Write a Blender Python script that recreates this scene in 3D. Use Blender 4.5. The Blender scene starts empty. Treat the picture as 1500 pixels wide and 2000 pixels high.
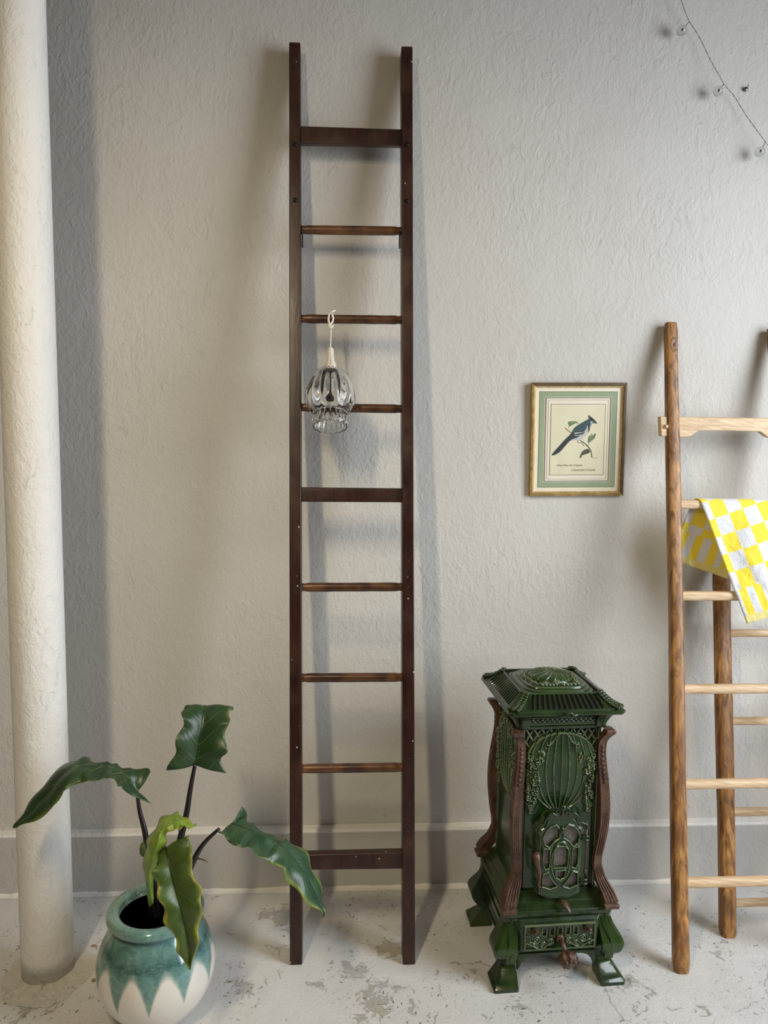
import bpy, bmesh, math, random
import numpy as np
from mathutils import Vector, Matrix, noise

PI = math.pi
SC = bpy.context.scene
COL = SC.collection
rnd = random.Random(7)

# ------------------------------------------------------------------ camera
FPX = 1502.0
CAM_PITCH, CAM_YAW, CAM_ROLL, CAM_H, CAM_D = 0.10142691, 0.06119098, 0.01369453, 1.67941607, 2.7
c_loc = np.array([0.0, -CAM_D, CAM_H])
c_fw = np.array([math.sin(CAM_YAW)*math.cos(CAM_PITCH), math.cos(CAM_YAW)*math.cos(CAM_PITCH), -math.sin(CAM_PITCH)])
_r = np.cross(c_fw, [0, 0, 1.0]); _r /= np.linalg.norm(_r); _u = np.cross(_r, c_fw)
c_r = math.cos(CAM_ROLL)*_r+math.sin(CAM_ROLL)*_u
c_u = -math.sin(CAM_ROLL)*_r+math.cos(CAM_ROLL)*_u
cd = bpy.data.cameras.new('camera'); cam = bpy.data.objects.new('camera', cd); COL.objects.link(cam)
cd.sensor_fit = 'VERTICAL'; cd.sensor_height = 36.0; cd.sensor_width = 27.0; cd.lens = 36.0*FPX/2000.0
cd.clip_start = 0.05
cam.matrix_world = Matrix(((c_r[0], c_u[0], -c_fw[0], c_loc[0]), (c_r[1], c_u[1], -c_fw[1], c_loc[1]),
                           (c_r[2], c_u[2], -c_fw[2], c_loc[2]), (0, 0, 0, 1)))
SC.camera = cam

# measuring helpers: where the sight line through a photo pixel meets a plane of the room
def sight(x, y): return c_fw+(x-750)/FPX*c_r-(y-1000)/FPX*c_u
def hit(x, y, n, k):
    n = np.array(n, float); d = sight(x, y)
    return Vector(c_loc+d*((k-c_loc@n)/(d@n)))
def at(x, y, Y): return hit(x, y, (0, 1, 0), Y)        # on the vertical plane y = Y
def onfloor(x, y, z=0.0): return hit(x, y, (0, 0, 1), z)

# ------------------------------------------------------------------ world, lights, exposure
w = bpy.data.worlds.new('world'); SC.world = w; w.use_nodes = True
w.node_tree.nodes['Background'].inputs[0].default_value = (0.62, 0.75, 1.0, 1)
w.node_tree.nodes['Background'].inputs[1].default_value = 0.5
def area(name, loc, target, sx, sy, power, col, spread=PI):
    l = bpy.data.lights.new(name, 'AREA'); l.shape = 'RECTANGLE'; l.size = sx; l.size_y = sy
    l.energy = power; l.color = col; l.spread = spread
    o = bpy.data.objects.new(name, l); COL.objects.link(o); o.location = loc
    o.rotation_euler = (Vector(target)-Vector(loc)).to_track_quat('-Z', 'Y').to_euler()
    return o
area('window_daylight', (2.9, -1.75, 1.95), (0.5, -0.7, 0.85), 1.4, 2.5, 112, (0.88, 0.94, 1.0), math.radians(150))
area('shop_light', (-0.8, -2.62, 3.1), (-0.2, 0.0, 0.25), 0.12, 0.8, 19.5, (1.0, 0.84, 0.58), math.radians(100))
area('ceiling_fill', (0.0, -3.4, 3.7), (0.2, -1.0, 0.0), 3.0, 1.6, 6, (1.0, 0.74, 0.45))
SC.view_settings.view_transform = 'Standard'; SC.view_settings.look = 'None'
SC.view_settings.exposure = -0.36; SC.view_settings.gamma = 1.0; SC.view_settings.use_curve_mapping = False
SC.cycles.use_denoising = True
SC.cycles.caustics_refractive = False
SC.cycles.max_bounces = 10
SC.cycles.transmission_bounces = 10

# ------------------------------------------------------------------ node materials
class NT:
    def __init__(s, name):
        s.m = bpy.data.materials.new(name); s.m.use_nodes = True; s.t = s.m.node_tree
        s.b = s.t.nodes['Principled BSDF']
    def n(s, typ, **kw):
        n = s.t.nodes.new(typ)
        for k, v in kw.items():
            if k.startswith('i_'): n.inputs[k[2:].replace('_', ' ')].default_value = v
            else: setattr(n, k, v)
        return n
    def l(s, a, b): s.t.links.new(a, b)
    def put(s, a, inp):
        if isinstance(a, (int, float)): inp.default_value = a
        elif isinstance(a, (tuple, list)): inp.default_value = (*a, 1) if len(a) == 3 and inp.type == 'RGBA' else a
        else: s.l(a, inp)
    def math(s, op, a, b=0.0, c=0.0, clamp=False):
        n = s.n('ShaderNodeMath', operation=op, use_clamp=clamp)
        s.put(a, n.inputs[0]); s.put(b, n.inputs[1]); s.put(c, n.inputs[2]); return n.outputs[0]
    def coord(s, which='Object', scale=(1, 1, 1), loc=(0, 0, 0), rot=(0, 0, 0)):
        t = s.n('ShaderNodeTexCoord'); mp = s.n('ShaderNodeMapping'); s.l(t.outputs[which], mp.inputs[0])
        mp.inputs['Location'].default_value = loc; mp.inputs['Rotation'].default_value = rot; mp.inputs['Scale'].default_value = scale
        return mp.outputs[0]
    def sep(s, v):
        n = s.n('ShaderNodeSeparateXYZ'); s.l(v, n.inputs[0]); return n.outputs
    def noise(s, vec, scale, detail=4, rough=0.5, dist=0.0, col=False):
        n = s.n('ShaderNodeTexNoise'); s.l(vec, n.inputs['Vector'])
        n.inputs['Scale'].default_value = scale; n.inputs['Detail'].default_value = detail
        n.inputs['Roughness'].default_value = rough; n.inputs['Distortion'].default_value = dist
        return n.outputs[1 if col else 0]
    def vor(s, vec, scale, feat='F1', out=0):
        n = s.n('ShaderNodeTexVoronoi', feature=feat); s.l(vec, n.inputs['Vector']); n.inputs['Scale'].default_value = scale
        return n.outputs[out]
    def ramp(s, f, stops):
        n = s.n('ShaderNodeValToRGB'); s.l(f, n.inputs[0]); e = n.color_ramp.elements
        while len(e) < len(stops): e.new(0.5)
        for i, (p, c) in enumerate(stops):
            e[i].position = p; e[i].color = (c, c, c, 1) if isinstance(c, (int, float)) else (*c, 1)
        return n.outputs[0]
    def mix(s, f, a, b, mode='MIX'):
        n = s.n('ShaderNodeMix', data_type='RGBA', blend_type=mode)
        s.put(f, n.inputs[0]); s.put(a, n.inputs[6]); s.put(b, n.inputs[7]); return n.outputs[2]
    def bump(s, h, strength=0.3, dist=0.01, prev=None):
        n = s.n('ShaderNodeBump'); n.inputs['Strength'].default_value = strength; n.inputs['Distance'].default_value = dist
        s.l(h, n.inputs['Height'])
        if prev is not None: s.l(prev, n.inputs['Normal'])
        s.l(n.outputs[0], s.b.inputs['Normal']); return n.outputs[0]
    def base(s, c): s.put(c, s.b.inputs['Base Color'])
    def rough(s, r): s.put(r, s.b.inputs['Roughness'])
    def done(s): return s.m

def plain(name, col, rough=0.5, metal=0.0, var=0.12, scale=20, bump=0.0, coat=0.0, spec=0.5):
    t = NT(name); v = t.coord()
    n = t.noise(v, scale, 4)
    t.base(t.mix(t.ramp(n, [(0.3, 0.0), (0.7, 1.0)]), tuple(c*(1-var) for c in col), tuple(min(1, c*(1+var)) for c in col)))
    t.rough(rough); t.b.inputs['Metallic'].default_value = metal
    t.b.inputs['Coat Weight'].default_value = coat; t.b.inputs['Specular IOR Level'].default_value = spec
    if bump: t.bump(n, bump, 0.003)
    return t.done()

def m_plaster(name, c0, c1, strength=0.5):
    t = NT(name); v = t.coord()
    big = t.noise(v, 1.3, 3, 0.5); mid = t.noise(v, 9, 6, 0.62, 0.6)
    vs = t.coord(scale=(1, 1, 0.55), rot=(0, 0.4, 0)); tro = t.noise(vs, 38, 6, 0.62, 1.4)
    fine = t.noise(v, 170, 3, 0.6)
    c = t.mix(t.ramp(big, [(0.3, 0.0), (0.7, 1.0)]), c0, c1)
    c = t.mix(t.ramp(mid, [(0.62, 0.0), (0.8, 0.25)]), c, tuple(x*0.86 for x in c0))
    spk = t.vor(v, 3.3); sp2 = t.ramp(spk, [(0.012, 1.0), (0.02, 0.0)])
    c = t.mix(t.math('MULTIPLY', sp2, 0.5), c, (0.12, 0.10, 0.08))
    t.base(c); t.rough(0.62)
    rid = t.ramp(tro, [(0.35, 0.0), (0.62, 0.45), (0.70, 1.0), (0.78, 0.55)])
    msk = t.ramp(t.noise(v, 2.2, 3), [(0.38, 0.25), (0.62, 1.0)])
    h = t.math('ADD', t.math('MULTIPLY', t.math('MULTIPLY', rid, msk), 0.9), t.math('MULTIPLY', fine, 0.30))
    h = t.math('ADD', h, t.math('MULTIPLY', mid, 1.1))
    h = t.math('ADD', h, t.math('MULTIPLY', t.noise(v, 60, 3, 0.5), 0.5))
    t.bump(h, strength, 0.006)
    return t.done()

def m_floor():
    t = NT('painted_concrete'); v = t.coord()
    big = t.noise(v, 2.0, 5, 0.6); mid = t.noise(v, 14, 6, 0.65); fine = t.noise(v, 90, 4, 0.6)
    c = t.mix(t.ramp(big, [(0.35, 0.0), (0.65, 1.0)]), (0.66, 0.65, 0.63), (0.57, 0.56, 0.54))
    # worn places where the paint has flaked to grey screed, with tan edges
    bias = None
    for (px, py, r) in ((478, 1935, 0.09), (690, 1895, 0.12), (735, 1960, 0.16), (620, 1925, 0.05), (910, 1905, 0.06), (1410, 1855, 0.08), (1210, 1915, 0.07), (545, 1790, 0.12), (760, 1845, 0.08), (60, 1960, 0.12), (1000, 1985, 0.10)):
        p = onfloor(px, py); n = t.n('ShaderNodeVectorMath', operation='DISTANCE'); t.l(v, n.inputs[0]); n.inputs[1].default_value = (p.x, p.y, 0.0)
        m = t.math('SUBTRACT', 1.0, t.math('DIVIDE', n.outputs['Value'], r), clamp=True)
        bias = m if bias is None else t.math('MAXIMUM', bias, m)
    src = t.math('ADD', t.noise(v, 17, 7, 0.72, 0.9), t.math('MULTIPLY', bias, 0.20))
    src = t.math('ADD', src, t.math('MULTIPLY', t.math('SUBTRACT', big, 0.5), 0.10))
    pm = t.ramp(src, [(0.655, 0.0), (0.675, 1.0)]); ed = t.ramp(src, [(0.625, 0.0), (0.655, 1.0)])
    c = t.mix(t.math('MULTIPLY', ed, 0.35), c, (0.50, 0.47, 0.42))
    c = t.mix(t.math('MULTIPLY', pm, 0.7), c, t.mix(t.ramp(t.noise(v, 7, 3), [(0.45, 0.0), (0.6, 1.0)]), (0.36, 0.355, 0.345), (0.38, 0.32, 0.24)))
    vs = t.coord(scale=(1, 3.0, 1), rot=(0, 0, 0.35)); sm = t.noise(vs, 5, 5, 0.7)
    c = t.mix(t.ramp(sm, [(0.56, 0.0), (0.72, 0.5)]), c, (0.70, 0.69, 0.67))
    reg = t.math('ADD', t.ramp(t.noise(v, 4, 3), [(0.42, 0.0), (0.60, 1.0)]), t.math('MULTIPLY', bias, 0.8), clamp=True)
    ch = t.math('MULTIPLY', t.ramp(t.noise(v, 60, 3, 0.7, 0.6), [(0.635, 0.0), (0.65, 1.0)]), reg)
    ch2 = t.math('MULTIPLY', t.ramp(t.noise(t.coord(scale=(1, 1.6, 1)), 24, 4, 0.75, 0.5), [(0.685, 0.0), (0.695, 1.0)]), t.ramp(t.noise(v, 3, 2), [(0.45, 0.0), (0.55, 1.0)]))
    ch = t.math('MAXIMUM', ch, ch2)
    c = t.mix(t.math('MULTIPLY', ch, 0.85), c, (0.065, 0.058, 0.05))
    wv = t.mix(0.12, v, t.noise(v, 5, 5, 0.6, col=True))
    cr = t.ramp(t.vor(wv, 2.1, 'DISTANCE_TO_EDGE'), [(0.0, 1.0), (0.005, 0.0)])
    cr = t.math('MULTIPLY', cr, t.ramp(t.noise(v, 16, 2), [(0.5, 0.0), (0.56, 1.0)]))
    c = t.mix(t.math('MULTIPLY', cr, 0.7), c, (0.16, 0.13, 0.10))
    t.base(c); t.rough(t.ramp(mid, [(0.3, 0.42), (0.7, 0.6)]))
    # the paint shows the weave of scrim beneath it
    wx = t.math('SINE', t.math('MULTIPLY', t.sep(v)[0], 900.0)); wy = t.math('SINE', t.math('MULTIPLY', t.sep(v)[1], 900.0))
    h = t.math('ADD', t.math('MULTIPLY', mid, 0.9), t.math('MULTIPLY', fine, 0.45))
    h = t.math('ADD', h, t.math('MULTIPLY', t.math('MULTIPLY', wx, wy), 0.07))
    h = t.math('SUBTRACT', h, t.math('MULTIPLY', ch, 0.8)); h = t.math('SUBTRACT', h, t.math('MULTIPLY', pm, 0.5))
    t.bump(h, 0.7, 0.004)
    return t.done()

def m_darkwood():
    t = NT('dark_stained_wood'); v = t.coord('Object', scale=(1, 1, 0.06)); v0 = t.coord()
    g = t.noise(v, 70, 6, 0.65, 0.4); b = t.noise(v0, 7, 4, 0.6)
    c = t.mix(t.ramp(g, [(0.3, 0.0), (0.7, 1.0)]), (0.010, 0.0028, 0.002), (0.042, 0.010, 0.005))
    c = t.mix(t.ramp(b, [(0.52, 0.0), (0.75, 0.5)]), c, (0.075, 0.036, 0.014))
    sp = t.ramp(t.vor(v0, 34), [(0.065, 1.0), (0.10, 0.0)])
    sm = t.ramp(t.noise(v0, 3, 2), [(0.40, 0.0), (0.50, 1.0)])
    pk = t.ramp(t.noise(v0, 12, 2), [(0.50, 0.0), (0.54, 1.0)])
    c = t.mix(t.math('MULTIPLY', t.math('MULTIPLY', sp, sm), t.math('MULTIPLY', pk, 0.8)), c, (0.62, 0.58, 0.50))
    vs = t.coord(scale=(1, 1, 0.3)); sc = t.ramp(t.noise(vs, 26, 5, 0.7), [(0.70, 0.0), (0.76, 0.45)])
    c = t.mix(sc, c, (0.30, 0.24, 0.17))
    t.base(c); t.rough(t.ramp(b, [(0.3, 0.28), (0.7, 0.45)])); t.bump(g, 0.25, 0.002)
    return t.done()
def m_rung():
    t = NT('worn_rung_wood'); v = t.coord(scale=(0.08, 1, 1)); v0 = t.coord()
    g = t.noise(v, 80, 5, 0.6, 0.3); b = t.noise(v0, 14, 3, 0.5)
    c = t.mix(t.ramp(b, [(0.35, 0.0), (0.68, 1.0)]), (0.035, 0.011, 0.005), (0.17, 0.070, 0.022))
    c = t.mix(t.ramp(g, [(0.4, 0.0), (0.8, 0.6)]), c, (0.030, 0.010, 0.005))
    c = t.mix(t.ramp(t.noise(v0, 45, 4, 0.7), [(0.68, 0.0), (0.72, 0.4)]), c, (0.5, 0.42, 0.32))
    t.base(c); t.rough(0.36); t.bump(g, 0.2, 0.002)
    return t.done()
def m_pine_bark():
    t = NT('brown_pine_pole'); v0 = t.coord(); v = t.coord(scale=(1, 1, 0.055))
    g = t.noise(v, 60, 6, 0.62, 0.7); g2 = t.noise(v, 130, 4, 0.6, 0.3); b = t.noise(v, 24, 3, 0.5, 0.6)
    kn = t.vor(t.coord(scale=(1, 1, 0.45)), 7.0)
    ring = t.math('SINE', t.math('MULTIPLY', kn, 90.0))
    km = t.ramp(kn, [(0.03, 1.0), (0.16, 0.0)])
    c = t.mix(t.ramp(g, [(0.33, 0.0), (0.66, 1.0)]), (0.085, 0.028, 0.006), (0.52, 0.26, 0.075))
    c = t.mix(t.ramp(b, [(0.42, 0.0), (0.66, 0.75)]), c, (0.14, 0.050, 0.014))
    c = t.mix(t.ramp(g2, [(0.60, 0.0), (0.78, 0.45)]), c, (0.60, 0.36, 0.16))
    c = t.mix(t.math('MULTIPLY', km, t.math('MULTIPLY_ADD', ring, 0.3, 0.4)), c, (0.03, 0.011, 0.005))
    t.base(c); t.rough(0.42); t.bump(t.math('ADD', g, t.math('MULTIPLY', km, ring)), 0.35, 0.003)
    return t.done()
def m_pine():
    t = NT('pale_pine'); v = t.coord(scale=(0.10, 1, 1)); v0 = t.coord()
    g = t.noise(v, 60, 5, 0.6, 1.5)
    wv = t.n('ShaderNodeTexWave', wave_type='BANDS', bands_direction='DIAGONAL'); t.l(t.coord(scale=(0.30, 1, 1)), wv.inputs[0])
    wv.inputs['Scale'].default_value = 34; wv.inputs['Distortion'].default_value = 5; wv.inputs['Detail'].default_value = 2
    wv.inputs['Detail Scale'].default_value = 0.7
    c = t.mix(t.ramp(g, [(0.35, 0.0), (0.7, 1.0)]), (0.56, 0.385, 0.215), (0.80, 0.62, 0.40))
    c = t.mix(t.math('MULTIPLY', wv.outputs[1], 0.24), c, (0.40, 0.22, 0.11))
    t.base(c); t.rough(0.5); t.bump(g, 0.2, 0.002)
    return t.done()
def m_enamel(name='green_enamel', relief=True):
    t = NT(name); v = t.coord()
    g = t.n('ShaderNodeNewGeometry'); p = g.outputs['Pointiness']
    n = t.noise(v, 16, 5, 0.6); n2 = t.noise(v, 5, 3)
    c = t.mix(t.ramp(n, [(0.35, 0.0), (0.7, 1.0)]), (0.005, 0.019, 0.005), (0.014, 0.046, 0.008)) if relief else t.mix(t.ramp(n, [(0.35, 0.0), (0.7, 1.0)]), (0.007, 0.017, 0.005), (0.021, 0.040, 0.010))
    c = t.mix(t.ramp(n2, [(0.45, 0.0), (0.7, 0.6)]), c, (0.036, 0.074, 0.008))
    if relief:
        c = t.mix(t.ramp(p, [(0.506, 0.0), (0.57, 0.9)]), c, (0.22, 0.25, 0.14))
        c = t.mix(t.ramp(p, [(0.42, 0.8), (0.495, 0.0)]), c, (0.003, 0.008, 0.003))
    else:
        c = t.mix(t.ramp(t.noise(v, 38, 6, 0.7), [(0.56, 0.0), (0.74, 0.5)]), c, (0.055, 0.072, 0.022))
    t.base(c); t.rough(0.26); t.b.inputs['Coat Weight'].default_value = 0.4; t.b.inputs['Coat Roughness'].default_value = 0.07; t.b.inputs['Specular IOR Level'].default_value = 0.35
    t.bump(t.noise(v, 50, 4), 0.12, 0.002)
    return t.done()
def m_iron():
    t = NT('brown_cast_iron'); v = t.coord(scale=(1, 1, 0.35)); v0 = t.coord()
    n = t.noise(v, 30, 6, 0.65); n2 = t.noise(v0, 110, 3)
    c = t.mix(t.ramp(n, [(0.3, 0.0), (0.7, 1.0)]), (0.036, 0.015, 0.009), (0.125, 0.064, 0.038))
    c = t.mix(t.ramp(n2, [(0.5, 0.0), (0.8, 0.5)]), c, (0.20, 0.125, 0.08))
    t.base(c); t.rough(0.42); t.b.inputs['Metallic'].default_value = 0.15; t.bump(n2, 0.3, 0.002)
    return t.done()
def m_mica():
    t = NT('sooty_mica'); v = t.coord()
    n = t.noise(v, 60, 6, 0.7, 1.0)
    t.base(t.ramp(n, [(0.3, (0.05, 0.042, 0.035)), (0.6, (0.13, 0.115, 0.10)), (0.72, (0.34, 0.32, 0.28))]))
    t.rough(0.25); t.bump(n, 0.3, 0.003); return t.done()
def m_glaze():
    t = NT('teal_drip_glaze'); v = t.coord(); x, y, z = t.sep(v)
    ang = t.math('ARCTAN2', y, x)
    wob = t.noise(v, 7, 3)
    k = t.math('MULTIPLY_ADD', wob, 0.12, t.math('MULTIPLY', ang, 11/(2*PI)))
    tri = t.math('PINGPONG', k, 0.5)                       # 0 .. 0.5
    tri = t.math('MULTIPLY', tri, 2.0)
    dep = t.math('MULTIPLY_ADD', t.math('SINE', t.math('MULTIPLY', ang, 2.7)), 0.012, 0.095)
    tri = t.math('POWER', tri, 1.9)
    zb = t.math('SUBTRACT', 0.196, t.math('MULTIPLY', tri, dep))
    zb = t.math('MULTIPLY_ADD', t.noise(v, 60, 3), 0.010, zb)
    msk = t.math('MULTIPLY', t.math('SUBTRACT', z, zb), 38.0, clamp=True)
    msk = t.ramp(msk, [(0.0, 0.0), (0.5, 0.7), (1.0, 1.0)])
    mot = t.noise(v, 26, 5, 0.7, 1.2)
    teal = t.mix(t.ramp(mot, [(0.35, 0.0), (0.65, 1.0)]), (0.060, 0.150, 0.130), (0.20, 0.33, 0.275))
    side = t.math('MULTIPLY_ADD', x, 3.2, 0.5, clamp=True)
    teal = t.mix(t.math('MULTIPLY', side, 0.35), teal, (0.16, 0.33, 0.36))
    grn = t.noise(v, 6, 2); teal = t.mix(t.ramp(grn, [(0.5, 0.0), (0.7, 0.35)]), teal, (0.42, 0.50, 0.34))
    # dark curdled band under the shoulder
    bd = t.math('SUBTRACT', 1.0, t.math('MULTIPLY', t.math('ABSOLUTE', t.math('SUBTRACT', t.math('MULTIPLY_ADD', t.noise(v, 9, 3), 0.05, z), 0.262)), 40.0), clamp=True)
    cur = t.ramp(t.noise(v, 60, 4, 0.75, 3.0), [(0.44, 0.0), (0.50, 1.0), (0.60, 0.3)])
    teal = t.mix(t.math('MULTIPLY', bd, t.math('MULTIPLY_ADD', cur, 0.75, 0.15)), teal, (0.012, 0.055, 0.055))
    rim = t.math('MULTIPLY', t.math('SUBTRACT', z, 0.318), 60.0, clamp=True)
    teal = t.mix(t.math('MULTIPLY', rim, 0.6), teal, (0.21, 0.34, 0.29))
    c = t.mix(msk, (0.74, 0.70, 0.63), teal)
    t.base(c); t.rough(0.12); t.b.inputs['Coat Weight'].default_value = 0.6; t.b.inputs['Coat Roughness'].default_value = 0.05
    t.bump(t.noise(v, 12, 2), 0.06, 0.004)
    return t.done()
def m_leaf(name, c0, c1, edge, edge_amt, vein=(0.22, 0.30, 0.12)):
    t = NT(name); uv = t.coord('UV'); u, vv, _ = t.sep(uv); v = t.coord()
    au = t.math('ABSOLUTE', u)
    k = t.math('SUBTRACT', t.math('MULTIPLY', vv, 7.0), t.math('MULTIPLY', au, 1.3))
    fr = t.math('ABSOLUTE', t.math('SUBTRACT', t.math('FRACT', k), 0.5))
    ln = t.math('SUBTRACT', 1.0, t.math('MULTIPLY', fr, 26.0), clamp=True)
    ln = t.math('MULTIPLY', ln, t.math('SUBTRACT', 1.0, au, clamp=True))
    k2 = t.math('SUBTRACT', t.math('MULTIPLY', vv, 28.0), t.math('MULTIPLY', au, 4.0))
    fr2 = t.math('ABSOLUTE', t.math('SUBTRACT', t.math('FRACT', k2), 0.5))
    n = t.noise(v, 22, 4, 0.6)
    c = t.mix(t.ramp(n, [(0.3, 0.0), (0.7, 1.0)]), c0, c1)
    ee = t.math('ADD', t.math('MULTIPLY', t.math('POWER', au, 2.0), 0.75), t.math('MULTIPLY_ADD', vv, 0.45, t.math('MULTIPLY', t.noise(v, 14, 4, 0.6), 0.8)))
    c = t.mix(t.ramp(t.math('MULTIPLY', ee, 0.55), [(0.66-edge_amt, 0.0), (0.92-edge_amt*0.8, 1.0)]), c, edge)
    c = t.mix(t.math('MULTIPLY', ln, 0.75), c, vein)
    t.base(c); t.rough(0.40); t.b.inputs['Coat Weight'].default_value = 0.10; t.b.inputs['Coat Roughness'].default_value = 0.25
    t.b.inputs['Subsurface Weight'].default_value = 0.0
    h = t.math('ADD', t.math('MULTIPLY', fr, 0.8), t.math('MULTIPLY', fr2, 0.12)); t.bump(h, 0.45, 0.006)
    return t.done()
def m_towel():
    t = NT('yellow_check_terry'); uv = t.coord('UV'); u, s, _ = t.sep(uv)     # metres: across, along from front hem
    L = 0.675; CU, CS = 0.053, 0.061
    e = t.math('MINIMUM', s, t.math('SUBTRACT', L, s))
    col = t.math('FLOOR', t.math('DIVIDE', t.math('ADD', u, CU-0.024), CU)); row = t.math('FLOOR', t.math('DIVIDE', t.math('ADD', s, CS*8-0.110), CS))
    chk = t.math('SUBTRACT', 1.0, t.math('MODULO', t.math('ADD', col, row), 2.0))
    stp = t.math('SUBTRACT', 1.0, t.math('MODULO', t.math('FLOOR', t.math('DIVIDE', t.math('ADD', u, 0.0145), 0.0265)), 2.0))
    m = t.mix(t.math('LESS_THAN', e, 0.110), chk, stp)
    n = t.noise(t.coord(), 160, 4, 0.6)
    wht = t.mix(n, (0.66, 0.66, 0.70), (0.78, 0.78, 0.80)); yel = t.mix(n, (0.84, 0.65, 0.03), (0.96, 0.78, 0.08))
    c = t.mix(m, yel, wht)
    c = t.mix(t.math('LESS_THAN', e, 0.024), c, (0.82, 0.72, 0.28))
    t.base(c); t.rough(0.95); t.b.inputs['Sheen Weight'].default_value = 0.3
    t.bump(t.math('ADD', n, t.noise(t.coord(), 30, 4)), 0.6, 0.004)
    return t.done()

M = {}
M['wall'] = m_plaster('grey_plaster', (0.60, 0.58, 0.54), (0.545, 0.525, 0.485), 0.48)
M['plinth'] = m_plaster('grey_painted_plinth', (0.52, 0.505, 0.475), (0.48, 0.465, 0.44), 0.4)
M['ledge'] = m_plaster('toplit_ledge_paint', (0.80, 0.78, 0.74), (0.72, 0.70, 0.66), 0.5)  # brightness of the toplit ledge is put into its colour
M['column'] = m_plaster('white_column_paint', (0.80, 0.785, 0.75), (0.74, 0.725, 0.69), 0.6)
M['mortar'] = m_plaster('tan_mortar', (0.60, 0.55, 0.46), (0.62, 0.60, 0.56), 1.0)
M['collar'] = m_plaster('grey_collar', (0.40, 0.375, 0.34), (0.36, 0.34, 0.31), 0.6)
M['floor'] = m_floor()
M['ceil'] = plain('low_bounce_ceiling', (0.28, 0.23, 0.17), 0.8); M['far'] = plain('brown_far_wall', (0.20, 0.14, 0.09), 0.8)  # unseen ceiling and far walls coloured dark to hold down bounced light
M['dwood'] = m_darkwood(); M['drung'] = m_rung(); M['pole'] = m_pine_bark(); M['pine'] = m_pine()
M['iron_dark'] = plain('blackened_bolt', (0.012, 0.009, 0.008), 0.45, 0.6, 0.3, 60)
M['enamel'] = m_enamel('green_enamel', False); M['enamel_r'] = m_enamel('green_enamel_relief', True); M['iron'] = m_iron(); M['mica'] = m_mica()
M['soot_shade'] = plain('soot_and_shade_black', (0.004, 0.004, 0.004), 0.8)  # soot in the firebox, painted shade inside slots and holes
M['glaze'] = m_glaze(); M['cream'] = plain('cream_inner_glaze', (0.66, 0.60, 0.50), 0.3, coat=0.3)
M['soil'] = plain('dark_potting_soil', (0.014, 0.009, 0.006), 0.9, var=0.6, scale=70, bump=0.8)
M['stem'] = plain('purple_black_stem', (0.010, 0.006, 0.008), 0.35, var=0.4, coat=0.2)
M['leaf'] = m_leaf('dark_green_leaf', (0.013, 0.038, 0.013), (0.024, 0.060, 0.016), (0.16, 0.20, 0.03), 0.02, (0.14, 0.22, 0.10))
M['leaf_r'] = m_leaf('blue_green_leaf', (0.018, 0.052, 0.024), (0.038, 0.088, 0.034), (0.28, 0.33, 0.05), 0.04, (0.02, 0.055, 0.03))
M['leaf_y'] = m_leaf('yellowing_leaf', (0.035, 0.068, 0.012), (0.070, 0.115, 0.016), (0.34, 0.32, 0.04), 0.08, (0.11, 0.16, 0.05))
M['leaf_l'] = m_leaf('lime_young_leaf', (0.10, 0.17, 0.015), (0.22, 0.32, 0.03), (0.24, 0.24, 0.02), 0.10, (0.35, 0.45, 0.12))
M['towel'] = m_towel()
M['tag'] = plain('white_tape', (0.72, 0.66, 0.60), 0.8)
M['plastic'] = plain('ivory_plastic', (0.74, 0.70, 0.60), 0.35, var=0.05, coat=0.2)
M['black'] = plain('black_bakelite', (0.006, 0.006, 0.007), 0.2, coat=0.4)
M['gold'] = plain('worn_gilt_wood', (0.36, 0.24, 0.085), 0.38, 0.35, 0.3, 40)
M['gold_in'] = plain('bright_gilt_bead', (0.66, 0.50, 0.23), 0.3, 0.4, 0.25, 60)
M['gold_shade'] = plain('shaded_gilt_wood', (0.10, 0.055, 0.020), 0.5, 0.1, 0.3, 40)  # same gilt wood, shade on the right and top sides painted in
M['mat'] = plain('cream_mount_card', (0.78, 0.71, 0.56), 0.8, var=0.03)
M['matg'] = plain('sage_green_band', (0.26, 0.33, 0.19), 0.8, var=0.06)
M['paper'] = plain('aged_print_paper', (0.69, 0.64, 0.45), 0.8, var=0.04)
M['ink'] = plain('dark_ink', (0.03, 0.03, 0.04), 0.7, spec=0.06)
M['inkl'] = plain('faded_ink', (0.16, 0.13, 0.09), 0.8, spec=0.06)
M['bird'] = plain('bird_slate_blue', (0.022, 0.060, 0.070), 0.7, spec=0.06, var=0.4, scale=90)
M['birdd'] = plain('bird_black_feathers', (0.008, 0.016, 0.022), 0.7, spec=0.06, var=0.4, scale=90)
M['birdw'] = plain('bird_pale_belly', (0.46, 0.47, 0.46), 0.8, var=0.15, scale=70)
M['pleaf'] = plain('printed_leaf_green', (0.13, 0.20, 0.09), 0.8, spec=0.06, var=0.4, scale=90)
M['pleafd'] = plain('printed_leaf_dark', (0.05, 0.055, 0.025), 0.8, spec=0.06, var=0.4, scale=90)
M['wire'] = plain('thin_grey_wire', (0.08, 0.08, 0.075), 0.5, 0.3)
M['steel'] = plain('dull_steel', (0.22, 0.21, 0.20), 0.4, 0.8)
M['stone'] = plain('amber_pebble', (0.28, 0.15, 0.05), 0.4)
M['dry'] = plain('dry_brown_leaf', (0.34, 0.22, 0.12), 0.7, var=0.3)
M['frame_white'] = plain('white_window_paint', (0.75, 0.75, 0.73), 0.5)
def glass(name, rough=0.02, c=(0.97, 0.98, 0.97)):
    t = NT(name); t.base(c); t.rough(rough); t.b.inputs['Transmission Weight'].default_value = 1.0
    t.b.inputs['IOR'].default_value = 1.48; return t.done()
M['glass'] = glass('clear_pressed_glass'); M['bulb'] = glass('bulb_glass', 0.16, (0.80, 0.81, 0.80))
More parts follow.
